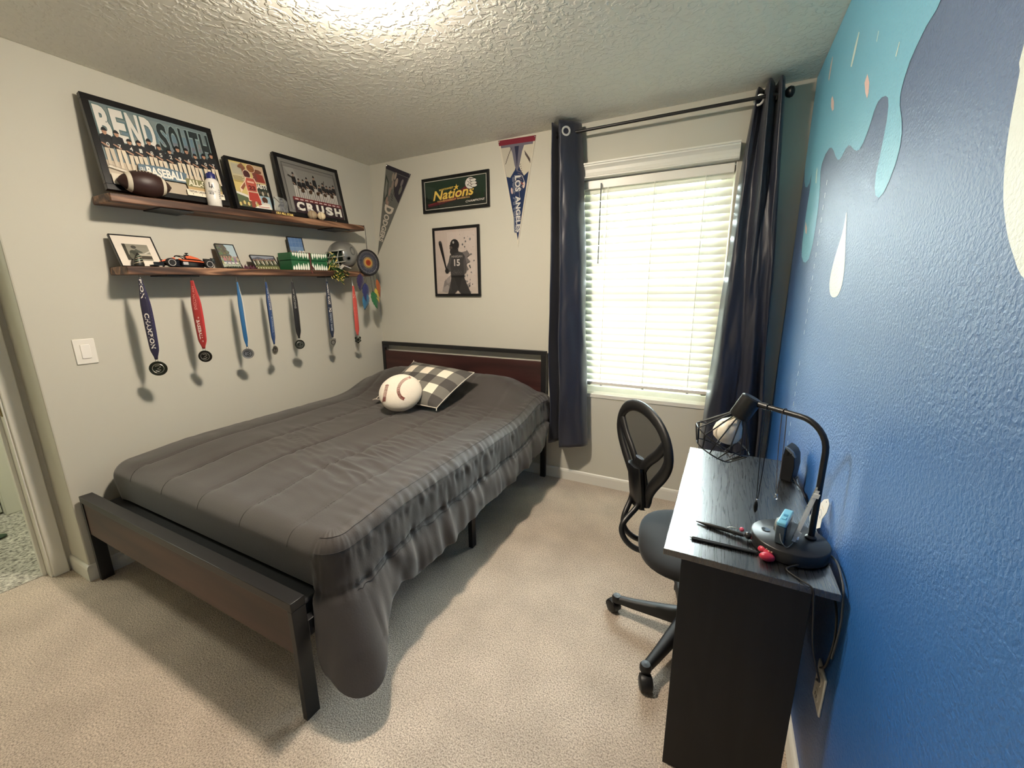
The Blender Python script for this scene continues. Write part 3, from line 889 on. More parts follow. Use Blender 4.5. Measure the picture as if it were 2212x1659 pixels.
for q in range(NSK):
    t = 1 - q / (NSK - 1)                # 1 at hem, 0 at shoulder
    for i in range(NP):
        d, fl = drop_flare(i)
        x, y, nx, ny, k = path[i]
        out = fl * (t ** 1.5); dz = -d * t
        px, py, pz = ring_pt(i, out, dz, 1)
        if k in 'RC':
            s_ = i * 0.0085
            amp = (0.006 + 0.017 * t) * (1.0 if k == 'R' else 0.35)
            f1 = nz3(s_ * 9.5, t * 1.1, 2.0) + 0.6 * nz3(s_ * 21, t * 2.0, 6.0)
            zz = -dz
            pk = math.exp(-((zz - 0.115) / 0.030) ** 2); pk2 = math.exp(-((zz - 0.0) / 0.045) ** 2)
            w_ = amp * f1 + 0.011 * (pk + pk2) * nz3(s_ * 34, zz * 9, 1.0) * (1.0 if k == 'R' else 0.5)
            w_ -= 0.006 * math.exp(-((zz - 0.115) / 0.014) ** 2)
            w_ += 0.010 * math.sin(min(max((zz - 0.115) / max(d - 0.115, .02), 0), 1) * PI)       # lower channel puffs out
            px += nx * w_; py += ny * w_
            if zz > 0.3:
                pz += 0.010 * nz3(s_ * 8, 9.0)
        verts.append((px, py, pz))
for q in range(1, NSH + 1):
    a = q / NSH * PI / 2
    for i in range(NP):
        px, py, pz = ring_pt(i, -RS * (1 - math.cos(a)), RS * math.sin(a), 1)
        x, y, nx, ny, k = path[i]
        if k in 'RC':
            s_ = i * 0.0085; wgt = 1 - q / NSH
            px += nx * wgt * 0.004 * nz3(s_ * 9.5, 0, 2.0)
            sh = 0.0075 * nz3(s_ * 36, q * .15, 3.0) * (1 if k == 'R' else .4)
            px += nx * sh * math.cos(a); py += ny * sh * math.cos(a); pz += sh * math.sin(a)
        if q == NSH: pz = top_h(px, py) + wrinkle(px, py)
        elif q > NSH - 4: pz += (wrinkle(px, py)) * (q - NSH + 4) / 4.0
        verts.append((px, py, pz))
for q in range(1, NT + 1):
    t = q / NT
    for i in range(NP):
        x, y, nx, ny, k = path[i]
        ex, ey = x - nx * RS, y - ny * RS
        my = min(max(ey, -1.25), -0.81)
        mx_ = 0.85
        px, py = ex + (mx_ - ex) * t, ey + (my - ey) * t
        verts.append((px, py, top_h(px, py) + wrinkle(px, py)))
NRINGS = 3 + NSK + NSH + NT
faces = []
for q in range(NRINGS - 1):
    for i in range(NP):
        j = (i + 1) % NP
        faces.append((q * NP + i, q * NP + j, (q + 1) * NP + j, (q + 1) * NP + i))
M_COMF = mat('grey_comforter', rgb(62, 57, 54), 0.62, spec=0.35, sheen=0.25, bump=(160, 0.18, 0.003, 4))
comf = MB().add([(max(v[0], 0.004), v[1], v[2]) for v in verts], faces).build('comforter', M_COMF, None, angle=75)
tag(comf, 'dark grey quilted comforter covering the bed, one corner hanging beside the footboard', 'comforter')
M_STITCH = mat('stitch_dark', rgb(42, 39, 38), 0.8)
st = MB()
def row_line(q, i0, i1, off=0.0006):
    return [Vector(verts[q * NP + i]) + Vector((path[i][2], path[i][3], 0.6)).normalized() * off for i in range(i0, i1)]
st_rows = []
q_mid = 3 + int(round((NSK - 1) * (1 - 0.115 / 0.28)))
for q, i1 in ((3 + NSK + 1, NC - 2), (3 + NSK + 5, NC - 2)):
    st.tube(row_line(q, 6, i1), 0.0011, 4)
for dq in (0, 2):
    pts = []
    for i in range(20, NR + 6):
        d, fl = drop_flare(i)
        qq = 3 + int(round((NSK - 1) * (1 - (0.108 + 0.02 * dq / 2) / d)))
        pts.append(Vector(verts[qq * NP + i]) + Vector((path[i][2], path[i][3], 0.3)).normalized() * 0.0008)
    # smooth the row jumps
    sm = [pts[0]] + [(pts[k - 1] + pts[k] * 2 + pts[k + 1]) / 4 for k in range(1, len(pts) - 1)] + [pts[-1]]
    st.tube(sm, 0.0011, 4)
for sx in (0.30, 0.585, 0.875, 1.165, 1.445):
    for dx in ((0,) if sx < 1.4 else (0,)):
        pts = []
        k = 0
        y = -0.55
        while y > YF + RS + 0.002:
            pts.append(Vector((sx + dx, y, top_h(sx, y) + wrinkle(sx + dx, y) + 0.0006))); y -= 0.012
        for q in range(NSH, 0, -1):
            a = q / NSH * PI / 2
            yy = YF + RS * (1 - math.cos(a))
            pts.append(Vector((sx + dx, YF - 0.0006 + RS * (1 - math.cos(a)), top_h(sx, YF + RS) - RS + RS * math.sin(a) + wrinkle(sx + dx, yy) * max(0, (q - NSH + 4) / 4.0))))
        st.tube(pts, 0.0010, 4)
st.build('stitching', M_STITCH, comf)['kind'] = 'stuff'
tg = MB()
tg.prism([(0, 0), (0.036, 0.004), (0.034, 0.052), (-0.002, 0.048)], (1.612, -2.022, 0.125), (0.93, 0.25, 0.1), (-0.1, 0, 1), (0.2, -0.95, 0), 0.0012)
tg.build('care_tag', mat('white_tag', rgb(225, 222, 214), 0.6), comf, smooth=False)
tgp = Print((1.6125, -2.0235, 0.1255), (0.93, 0.25, 0.1), (-0.1, 0, 1), (0.2, -0.95, 0), 0.036, 0.05)
for v in (0.72, 0.62, 0.55, 0.46): tgp.rect(0.42 if v > .5 else .5, v, 0.80, v + 0.05, rgb(50, 50, 52))
tgp.rect(0.45, 0.55, 0.6, 0.8, rgb(40, 40, 42))
tgp.build('tag_print', comf)

# pillow (black, grey and white buffalo check)
A, B_, C_, D_ = Vector((0.570, -0.270, 0.870)), Vector((1.255, -0.455, 0.872)), Vector((1.128, -0.722, 0.675)), Vector((0.586, -0.712, 0.672))
NQ = 35
pw, pg, pk_ = rgb(232, 222, 203), rgb(116, 113, 105), rgb(74, 71, 68)
def check(u, v):
    a, b = int(u * 7) % 2, int(v * 5) % 2
    return pw if (a == 1 and b == 1) else (pk_ if a == 0 and b == 0 else pg)
nrm = (B_ - A).cross(D_ - A).normalized()
if nrm.z < 0: nrm = -nrm
def pil(u, v, s):
    su, sv = 2 * u - 1, 2 * v - 1
    pinch_u = 1 - 0.055 * (1 - sv * sv); pinch_v = 1 - 0.055 * (1 - su * su)
    uu, vv = 0.5 + su * pinch_v ** 0 * 0.5 * (1 - 0.045 * (1 - sv * sv)), 0.5 + sv * 0.5 * (1 - 0.045 * (1 - su * su))
    P = (A * (1 - uu) + B_ * uu) * (1 - vv) + (D_ * (1 - uu) + C_ * uu) * vv
    th = (max(0, 1 - abs(su) ** 2.6) * max(0, 1 - abs(sv) ** 2.6)) ** 0.55
    th = th * 0.070 + 0.004 * nz3(uu * 6, vv * 6, s) * min(1, th * 3)
    return P + nrm * (th * s)
pm = MB()
pm.grid(lambda u, v: pil(u, v, 1), NQ, NQ, colfn=check)
pm.grid(lambda u, v: pil(1 - u, v, -1), NQ, NQ, colfn=lambda u, v: check(1 - u, v))
pil_o = thing('throw_pillow', 'black, grey and white checked square pillow on the bed by the headboard', 'pillow', (0.9, -0.55, 0.70))
pm.build('cushion', M_FELT, pil_o, angle=80)
pp = MB()
edge = [pil(t / 30, 0, 0) for t in range(31)] + [pil(1, t / 30, 0) for t in range(31)] + [pil(1 - t / 30, 1, 0) for t in range(31)] + [pil(0, 1 - t / 30, 0) for t in range(31)]
pp.tube(edge, 0.0035, 6, closed=True)
for c, d in ((C_, Vector((0.3, -0.5, -0.3))), (D_, Vector((-0.8, -0.2, -0.1))), (A, Vector((-.2, .4, .4)))):
    pp.tube([c, c + d * 0.012, c + d * 0.03 + Vector((0, 0, -0.004))], 0.003, 6)
pp.build('piping', mat('white_piping', rgb(205, 198, 184), 0.7), pil_o)

# round baseball pillow
bp_t = thing('baseball_pillow', 'round white plush baseball pillow with red stitches leaning on the checked pillow', 'pillow', (0.90, -0.80, 0.63))
cc = Vector((0.893, -0.788, 0.768))
nv = (Vector((2.72, -2.77, 1.41)) - cc).normalized(); nv = (nv + Vector((0, 0, 0.28))).normalized()
e1 = Vector((0, 0, 1)).cross(nv).normalized(); e2 = nv.cross(e1)
e1, e2 = (e1 * 0.96 + e2 * 0.30) * 0.97, (e2 * 0.96 - e1 * 0.30) * 0.86
RB = 0.142
bm_ = MB()
def bfn(u, v):
    t = 2 * PI * u; ph = PI * v
    r = RB * math.sin(ph) ** 0.8; h = 0.072 * math.cos(ph)
    k = 1 + 0.02 * nz3(math.cos(t) * 3, math.sin(t) * 3, v * 4)
    return cc + e1 * (r * math.cos(t) * k) + e2 * (r * math.sin(t) * k) + nv * h
bm_.grid(bfn, 48, 24, closed_u=True)
bm_.build('plush', mat('white_plush', rgb(232, 222, 204), 0.9, sheen=0.3, bump=(60, 0.25, 0.006)), bp_t, weld=True, angle=80)
def bsurf(a, b, off=0.001):
    r = min(math.hypot(a, b), 0.999)
    ph = math.asin(min(r ** (1 / 0.8), 1.0))
    return cc + e1 * (a * RB) + e2 * (b * RB) + nv * (0.072 * math.cos(ph) + off)
for ptsl in ([(.67, .51), (.43, .49), (.2, .39), (.01, .22), (-.11, 0), (-.13, -.2), (-.1, -.39), (0, -.51)], [(-.45, .55), (-.57, .34), (-.70, .12), (-.80, -.07), (-.86, -.2)]):
    seam = MB()
    npt = 34 if len(ptsl) > 6 else 18
    pl = [catmull(ptsl, k / npt) for k in range(npt + 1)]
    for k in range(npt):
        a, b = pl[k], pl[k + 1]
        dx, dy = b[0] - a[0], b[1] - a[1]; L = math.hypot(dx, dy) or 1
        tx, ty = dx / L, dy / L; nx, ny = -ty, tx
        for sgn in (-1, 1):
            s0 = bsurf(a[0], a[1]); s1 = bsurf(a[0] + nx * 0.075 * sgn + tx * 0.03, a[1] + ny * 0.075 * sgn + ty * 0.03)
            seam.tube([s0, s1], 0.0016, 4)
    seam.build('stitching', mat('red_thread', rgb(140, 62, 52), 0.8), bp_t)['kind'] = 'stuff'

# ================================================================== SHELVES
M_SHELF = wood('stained_pine', rgb(54, 33, 23), rgb(98, 66, 47), rgb(164, 124, 96), 30, (1.0, 0.09, 1.0), 0.5, 0.25, 0.0012, knots=True)
SD = 0.184
UT = lambda y: 1.867 + 0.0335 * (y + 1.81)          # top of the upper shelf (it hangs slightly out of level)
LT = lambda y: 1.543 + 0.0205 * (y + 1.81)
def shelf(name, label, top, y0, y1, brk):
    t_ = thing(name, label, 'shelf', (0, (y0 + y1) / 2, top((y0 + y1) / 2) - 0.038))
    mb_ = MB()
    vs = []
    for x in (0.001, SD):
        for y, dz in ((y0, -0.038), (y1, -0.038), (y1, 0), (y0, 0)):
            vs.append((x, y, top(y) + dz))
    mb_.add(vs, [(0, 1, 2, 3), (7, 6, 5, 4), (0, 4, 5, 1), (1, 5, 6, 2), (2, 6, 7, 3), (3, 7, 4, 0)])
    mb_.build('board', M_SHELF, t_, bevel=0.004, seg=2, weld=True)
    for y in brk:
        z = top(y) - 0.038
        b_ = MB(); b_.bounds((0.002, y - 0.075, z - 0.0075), (0.172, y + 0.075, z - 0.0005))
        b_.build('bracket', M_BLACKMETAL, t_, bevel=0.001)
    return t_
sh_u = shelf('wall_shelf', 'upper brown wooden wall shelf holding the big framed team pictures', UT, -1.812, -0.292, (-1.545, -0.50))
sh_l = shelf('wall_shelf', 'lower brown wooden wall shelf with medals hanging beneath it', LT, -1.805, -0.27, (-1.57, -0.55))

# ------------------------------------------------------------------ framed pictures
def tilt_basis(xb, xt, zb, zt):
    V = Vector((xt - xb, 0, zt - zb)).normalized()
    U = Vector((0, 1, 0))
    return U, V, U.cross(V).normalized() * 1.0
def picture(name, label, O, U, V, w, h, border, depth, cat='picture frame', fm=None, group=None, glaze=True, mat_w=0.0, inset=0.004):
    """O: lower-left corner of the FRONT face. returns (thing, Print)"""
    O, U, V = Vector(O), Vector(U).normalized(), Vector(V).normalized()
    N = U.cross(V).normalized()
    t_ = thing(name, label, cat, O - N * depth)
    t_.rotation_euler = (0, 0, 0)
    f = MB(); fm = fm or M_BLACKFRAME
    b = border
    def slab(u0, v0, u1, v1, n0, n1):
        f.prism([(u0, v0), (u1, v0), (u1, v1), (u0, v1)], O + N * n0, U, V, N, n1 - n0)
    slab(0, 0, w, b, -depth, 0); slab(0, h - b, w, h, -depth, 0); slab(0, b, b, h - b, -depth, 0); slab(w - b, b, w, h - b, -depth, 0)
    f.build('frame', fm, t_, bevel=0.0012, seg=1)
    bk = MB(); bk.prism([(b * .5, b * .5), (w - b * .5, b * .5), (w - b * .5, h - b * .5), (b * .5, h - b * .5)], O - N * depth * 0.9, U, V, N, 0.003)
    bk.build('backing', mat('backing_board', rgb(70, 60, 50), 0.9), t_, smooth=False)
    P = Print(O + U * b + V * b - N * (inset + 0.002), U, V, N, w - 2 * b, h - 2 * b)
    if glaze:
        g = MB(); g.add([O + U * b + V * b - N * 0.0015, O + U * (w - b) + V * b - N * 0.0015, O + U * (w - b) + V * (h - b) - N * 0.0015, O + U * b + V * (h - b) - N * 0.0015], [(0, 1, 2, 3)])
        g.build('pane', M_GLASS, t_, smooth=False)
    return t_, P

K = rgb(18, 18, 20); WHT = rgb(236, 232, 222); SKIN = rgb(176, 136, 112)
# big team poster on the upper shelf
U, V, N = tilt_basis(0.132, 0.045, UT(-1.79) + 0.0, 2.315)
t_, P = picture('picture_frame', 'large black framed team poster reading BEND SOUTH, left end of upper shelf', (0.132, -1.795, UT(-1.795) + 0.022), U + Vector((0, 0, 0.025)), V, 0.545, 0.425, 0.027, 0.026)
rn = random.Random(3)
P.rect(0, 0, 1, 1, rgb(122, 138, 140))
for i in range(14):
    P.rect(rn.random() * .9, .5 + rn.random() * .4, min(1, rn.random() * .3 + .7), .55 + rn.random() * .42, rgb(108 + rn.randint(0, 34), 124 + rn.randint(0, 30), 126 + rn.randint(0, 30)))
P.rect(0, 0.0, 1, .30, rgb(196, 182, 160))
for i, ch in enumerate('BEND'):
    u0 = .015 + i * .118
    P.text(ch, u0 - .008, .555 - .01 * i, u0 + .112, .975, rgb(88, 116, 116), bold=0.07)
    P.text(ch, u0, .57 - .01 * i, u0 + .102, .965, WHT, bold=0.045)
for i, ch in enumerate('SOUTH'):
    u0 = .495 + i * .101
    P.text(ch, u0 - .004, .53, u0 + .096, .955, rgb(150, 172, 172), bold=0.07)
    P.text(ch, u0 + .002, .54, u0 + .09, .945, rgb(40, 50, 52), bold=0.04)
for i in range(12):
    u = .05 + i * .083 + .01 * rn.random(); s_ = .44 + .04 * math.sin(i * 1.9)
    ballplayer(P, u, .20 + .02 * rn.random(), s_ + (.06 if i == 0 else 0), rgb(32, 34, 38), rgb(214, 200, 178), rgb(26, 28, 32), SKIN, 0.115)
    P.text(str((i * 7) % 10), u - .012, .47, u + .012, .52, rgb(210, 208, 200))
P.poly([(.22, .16), (.64, .16), (.66, .30), (.6, .31), (.45, .33), (.24, .31)], rgb(96, 116, 130))
P.text('BASEBALL', .30, .18, .635, .30, WHT, bold=0.04)
P.text('12U', .245, .235, .285, .275, WHT, bold=0.02)
P.rect(.635, .125, .99, .235, rgb(122, 120, 84)); P.text('ALL-STARS', .655, .14, .975, .225, rgb(232, 226, 204), bold=0.03)
P.rect(.64, .085, .99, .125, rgb(190, 162, 118))
P.rect(.62, 0, 1, .085, rgb(236, 228, 208)); P.rect(0, 0, .40, .13, rgb(214, 204, 184))
for i, nm in enumerate(('TRISTAN', 'CARSON', 'HUDSON', 'LAYNE')):
    P.text(nm, .64 + i * .09, .045, .72 + i * .09, .075, rgb(60, 56, 50), bold=0.03); P.text(str(i * 3 + 4), .67 + i * .09, .015, .68 + i * .09, .035, rgb(60, 56, 50))
P.line([(0, .21), (.25, .14)], .004, rgb(230, 226, 214)); P.line([(0, .235), (.25, .16)], .002, rgb(150, 140, 124))
P.build('poster', t_)

# basketball picture
U, V, N = tilt_basis(0.125, 0.060, UT(-1.2) + 0.0, 2.21)
t_, P = picture('picture_frame', 'black framed yellow basketball picture of a player in red number 23', (0.125, -1.208, UT(-1.208) + 0.014), U + Vector((0, 0, 0.03)), V, 0.243, 0.300, 0.019, 0.034)
YL = rgb(222, 200, 128)
P.rect(0, 0, 1, 1, YL); P.rect(.02, .58, .42, .97, rgb(206, 196, 160)); P.rect(.06, .72, .36, .94, rgb(190, 184, 160))
for k in range(5): P.rect(.04, .66 - k * .028, .3 + .05 * (k % 2), .672 - k * .028, rgb(122, 104, 54))
P.rect(.62, .60, 1, .99, rgb(206, 178, 150)); P.ell(.80, .86, .13, .05, rgb(120, 74, 58)); P.poly([(.66, .62), (.98, .62), (.94, .80), (.70, .82)], rgb(150, 62, 52))
P.rect(.60, .30, 1, .58, rgb(40, 52, 44))
P.text('LAST?', .62, .47, .985, .58, WHT, bold=0.05)
for k in range(5): P.ell(.64 + k * .085, .36 + .03 * (k % 2), .035, .05, (rgb(190, 180, 160), rgb(90, 80, 70))[k % 2])
P.rect(.60, .02, 1, .30, rgb(170, 196, 206)); P.ell(.82, .21, .09, .075, rgb(86, 56, 42)); P.poly([(.66, .02), (.98, .02), (.95, .13), (.82, .16), (.70, .12)], rgb(228, 220, 208))
P.poly([(0, .30), (.30, .24), (.5, .12), (.5, 0), (0, 0)], rgb(92, 104, 76)); P.poly([(0, .33), (.32, .27), (.52, .12), (.52, .08), (.30, .22), (0, .28)], WHT)
for k in range(7): P.ell(.05 + .06 * k, .05 + .02 * (k % 3), .035, .045, (YL, rgb(110, 96, 70))[k % 2])
def outl(pts, c, g=.012):
    P.poly([(x + (g if x > .5 else -g) * (1 if abs(x - .5) > .04 else .3), y + (g if y > .5 else -g) * .6) for x, y in pts], rgb(240, 214, 190)); P.poly(pts, c)
P.poly([(.34, .66), (.40, .70), (.44, .90), (.36, .99), (.24, .92), (.22, .88), (.32, .86)], rgb(136, 92, 70))
P.poly([(.60, .58), (.74, .66), (.72, .90), (.62, .94), (.60, .84), (.64, .72), (.56, .64)], rgb(126, 70, 62))
P.ell(.60, .90, .13, .10, rgb(240, 214, 190)); P.ell(.60, .90, .115, .088, rgb(150, 96, 58)); P.line([(.5, .92), (.7, .87)], .002, rgb(70, 40, 26))
P.ell(.44, .745, .115, .105, rgb(240, 214, 190)); P.ell(.44, .745, .10, .092, rgb(78, 40, 44))
P.poly([(.14, .42), (.34, .60), (.37, .54), (.22, .38), (.14, .30)], rgb(240, 214, 190)); P.poly([(.16, .41), (.33, .57), (.36, .52), (.22, .37)], rgb(140, 86, 62))
P.poly([(.33, .36), (.64, .36), (.68, .56), (.64, .68), (.38, .68), (.32, .56)], rgb(240, 214, 190)); P.poly([(.35, .37), (.62, .37), (.66, .56), (.62, .67), (.40, .67), (.34, .56)], rgb(176, 84, 70))
P.text('23', .40, .40, .60, .50, rgb(92, 34, 34), bold=0.05); P.rect(.40, .56, .60, .60, rgb(222, 180, 160))
P.poly([(.31, .14), (.70, .12), (.66, .35), (.34, .35)], rgb(240, 214, 190)); P.poly([(.33, .155), (.68, .14), (.64, .345), (.36, .345)], rgb(172, 66, 58))
P.poly([(.36, .0), (.46, .0), (.50, .15), (.38, .15)], rgb(148, 74, 62)); P.poly([(.62, .02), (.72, .0), (.66, .14), (.54, .15)], rgb(148, 66, 56))
P.poly([(.44, 0), (.96, 0), (.92, .075), (.70, .095), (.56, .05)], WHT); P.line([(.56, .03), (.9, .04)], .004, rgb(170, 70, 60))
P.build('poster', t_)

# grey team picture CRUSH
U, V, N = tilt_basis(0.125, 0.045, UT(-0.88) + 0.0, 2.32)
t_, P = picture('picture_frame', 'black framed grey team picture with white CRUSH lettering on the upper shelf', (0.125, -0.892, UT(-0.892) + 0.016), U + Vector((0, 0, 0.012)), V, 0.505, 0.395, 0.025, 0.024)
P.rect(0, 0, 1, 1, rgb(138, 136, 130)); P.rect(.015, .02, .985, .88, rgb(124, 122, 118)); P.frame_line(0.022, .0035, rgb(48, 46, 46)); P.rect(.065, .06, .935, .86, rgb(146, 144, 138))
P.poly([(.07, .86), (.22, .86), (.40, .40), (.30, .40)], rgb(158, 156, 150))
for i, (u, s_) in enumerate([(.20, .50), (.275, .40), (.345, .40), (.415, .46), (.475, .38), (.545, .52), (.62, .36), (.69, .42), (.755, .38), (.82, .38), (.885, .42)]):
    ballplayer(P, u, .285, s_, rgb(34, 34, 38), rgb(206, 202, 194), rgb(20, 20, 24), rgb(164, 132, 112), .085)
P.line([(.10, .70), (.19, .66)], .007, rgb(50, 44, 40)); P.line([(.72, .74), (.70, .64)], .005, rgb(50, 44, 40))
for k in range(5): P.ell(.30 + .13 * k, .45, .03, .035, rgb(70, 50, 36))
P.rect(.10, .225, .97, .30, rgb(112, 44, 46)); P.rect(.10, .0, .97, .235, rgb(46, 32, 40))
for k in range(10): P.rect(.13 + k * .082, .25, .185 + k * .082, .272, rgb(206, 190, 186))
BL = {'C': ['111', '100', '100', '100', '111'], 'R': ['111', '101', '111', '110', '101'], 'U': ['101', '101', '101', '101', '111'], 'S': ['111', '100', '111', '001', '111'], 'H': ['101', '101', '111', '101', '101']}
for i, ch in enumerate('CRUSH'):
    P.text(ch, .13 + i * .168, .045, .125 + i * .168 + .138, .215, WHT, bold=0.055)
    P.rect(.14 + i * .168, .055, .165 + i * .168, .10, rgb(150, 148, 148))
P.build('poster', t_)

# lower shelf: white matted photo
U, V, N = tilt_basis(0.125, 0.04, 1.546, 1.706)
t_, P = picture('picture_frame', 'small black framed photograph with wide white mat, left end of lower shelf', (0.125, -1.798, LT(-1.798) + 0.002), U + Vector((0, 0, .012)), V, 0.172, 0.176, 0.0045, 0.016)
P.rect(0, 0, 1, 1, rgb(236, 226, 212)); P.rect(.20, .20, .83, .74, rgb(146, 142, 128)); P.rect(.20, .20, .83, .26, rgb(150, 146, 132)); P.rect(.20, .25, .83, .37, rgb(66, 60, 50)); P.rect(.40, .36, .83, .42, rgb(196, 188, 170))
P.poly([(.20, .74), (.28, .74), (.27, .40), (.32, .20), (.20, .20)], rgb(58, 56, 46))
P.poly([(.56, .44), (.66, .44), (.83, .54), (.83, .50), (.70, .42), (.83, .40)], rgb(206, 200, 186))
P.ell(.46, .64, .065, .055, rgb(74, 72, 66)); P.poly([(.36, .46), (.50, .58), (.64, .48), (.62, .44), (.52, .46), (.44, .24), (.30, .22), (.28, .36)], rgb(82, 84, 74)); P.ell(.40, .44, .09, .10, rgb(64, 66, 56)); P.ell(.34, .34, .06, .10, rgb(98, 98, 84))
P.build('photograph', t_)
# tree / team photo
U, V, N = tilt_basis(0.122, 0.06, 1.556, 1.698)
t_, P = picture('picture_frame', 'small thin black framed group photo under a grey tree, right of the toy race car', (0.122, -1.334, LT(-1.334) + 0.002), U + Vector((0, 0, .02)), V, 0.107, 0.156, 0.003, 0.014)
P.rect(0, 0, 1, 1, rgb(176, 196, 204)); P.poly([(0, 1), (.46, 1), (.56, .86), (.54, .78), (.66, .70), (.60, .62), (.70, .52), (.6, .44), (0, .40)], rgb(104, 102, 90))
for k in range(22): P.ell(rn.random() * .55, .5 + rn.random() * .46, .06, .03, rgb(*[c + rn.randint(-16, 22) for c in (112, 110, 96)]))
P.rect(0, 0, 1, .20, rgb(176, 184, 166))
for k in range(14):
    P.ell(.08 + (k % 7) * .14, .24 + .13 * (k // 7), .08, .075, rgb(*[c + rn.randint(-25, 25) for c in (150, 140, 128)])); P.ell(.08 + (k % 7) * .14, .34 + .13 * (k // 7), .04, .035, SKIN)
for k in range(4): P.ell(.16 + k * .22, .21, .09, .03, rgb(226, 224, 214))
P.rect(0, 0, 1, .04, rgb(40, 50, 42))
P.build('photograph', t_)
# small team photo
U, V, N = tilt_basis(0.132, 0.072, 1.558, 1.65)
t_, P = picture('picture_frame', 'small wide black framed photo of a crowd, left of the green box', (0.132, -1.148, LT(-1.148) + 0.002), U + Vector((0, 0, .02)), V, 0.157, 0.106, 0.003, 0.014)
P.rect(0, 0, 1, 1, rgb(70, 78, 56)); P.rect(0, .76, 1, 1, rgb(150, 156, 166)); P.poly([(0, .76), (.3, .92), (.6, .78), (1, .90), (1, .70), (0, .70)], rgb(96, 98, 110))
for k in range(16):
    P.ell(.05 + k * .06, .46 + .06 * (k % 2), .026, .16, (rgb(206, 204, 190), rgb(52, 56, 46), rgb(150, 146, 120))[k % 3]); P.ell(.05 + k * .06, .66 + .06 * (k % 2), .02, .05, SKIN)
P.rect(0, 0, 1, .22, rgb(118, 120, 78))
for k in range(8): P.rect(.06 + k * .11, .03, .1 + k * .11, .12, rgb(214, 208, 186))
P.build('photograph', t_)
# blue sky photo standing behind the green box
U, V, N = tilt_basis(0.088, 0.047, 1.565, 1.795)
t_, P = picture('picture_frame', 'small black framed photo with bright blue sky, standing behind the green box', (0.088, -0.862, LT(-0.862) + 0.002), U + Vector((0, 0, .02)), V, 0.116, 0.226, 0.004, 0.014)
P.rect(0, 0, 1, 1, rgb(120, 150, 186)); P.rect(0, .72, 1, 1, rgb(96, 130, 176))
for k in (.25, .5, .75): P.line([(k, .56), (k, 1)], .001, rgb(160, 182, 206))
for k in (.70, .86): P.line([(0, k), (1, k)], .001, rgb(160, 182, 206))
P.rect(0, 0, 1, .55, rgb(60, 58, 54))
for k in range(12): P.ell(.06 + (k % 6) * .18, .36 + .12 * (k // 6), .08, .07, rgb(*[c + rn.randint(-26, 26) for c in (96, 90, 84)])); P.ell(.06 + (k % 6) * .18, .45 + .12 * (k // 6), .04, .03, SKIN)
P.build('photograph', t_)

# ------------------------------------------------------------------ things on the upper shelf
fb = thing('football', 'brown leather football with two white rings lying on the upper shelf', 'football', (0.14, -1.64, UT(-1.64)))
ax = Vector((0.10, 1.0, 0.02)).normalized(); fc = Vector((0.166, -1.660, UT(-1.660) + 0.0615))
LB, RBL = 0.106, 0.059
pr_ = [(RBL * (1 - (k / 16 * 2 - 1) ** 2) ** 0.78 if 0 < k < 16 else 0, (k / 16 * 2 - 1) * LB) for k in range(17)]
M_LEATHER = mat('football_leather', rgb(50, 29, 25), 0.45, bump=(420, 0.35, 0.001))
MB().lathe(pr_, fc, ax, 32).build('shell', M_LEATHER, fb, angle=80)
for s_ in (-1, 1):
    rg = MB(); pr2 = []
    for k in range(5):
        h = s_ * (0.058 + 0.016 * k / 4); pr2.append((RBL * (1 - (h / LB) ** 2) ** 0.78 + 0.0008, h))
    rg.lathe([(pr2[0][0] - .002, pr2[0][1])] + pr2 + [(pr2[-1][0] - .002, pr2[-1][1])], fc, ax, 32)
    rg.build('white_ring', mat('football_white', rgb(214, 204, 184), 0.5), fb, angle=80)
lc = MB(); lx = (Vector((0.4, 0, 1)) - ax * Vector((0.4, 0, 1)).dot(ax)).normalized()
for k in range(6):
    h = -0.03 + k * 0.012; r = RBL * (1 - (h / LB) ** 2) ** 0.78
    p = fc + ax * h + lx * (r + .001); sd = ax.cross(lx)
    lc.tube([p - sd * .009 - lx * .0008, p, p + sd * .009 - lx * .0008], 0.0018, 5)
lc.build('laces', mat('football_white', rgb(214, 204, 184), 0.5), fb)['kind'] = 'stuff'

bo = thing('water_bottle', 'white sports bottle with dark blue cap at the right edge of the big poster', 'bottle', (0.152, -1.346, UT(-1.346)))
bz = UT(-1.346)
MB().lathe([(0.030, 0), (0.034, 0.004), (0.034, 0.050), (0.0325, 0.056), (0.0325, 0.068), (0.034, 0.074), (0.034, 0.118), (0.031, 0.130), (0.022, 0.141), (0.019, 0.146)], (0.152, -1.346, bz), (0, 0, 1), 28).build('body', mat('bottle_white', rgb(226, 222, 214), 0.3), bo, angle=60)
MB().lathe([(0.0225, 0.143), (0.0225, 0.166), (0.020, 0.170), (0.012, 0.171), (0.011, 0.178), (0, 0.179)], (0.152, -1.346, bz), (0, 0, 1), 24).build('cap', mat('bottle_blue_cap', rgb(34, 40, 104), 0.35), bo)
def cyl_print(pfn, name, parent, c, r, z0, a0, a1, h):
    """curved label: u -> angle a0..a1, v -> height"""
    P_ = Print((0, 0, 0), (1, 0, 0), (0, 1, 0), (0, 0, 1), 1, 1, layer=0.0)
    pfn(P_)
    out = []
    for (u, v, w_) in P_.mb.v:
        a = a0 + (a1 - a0) * u; out.append((c[0] + r * math.cos(a), c[1] + r * math.sin(a), z0 + h * v))
    P_.mb.v = out
    return P_.build(name, parent)
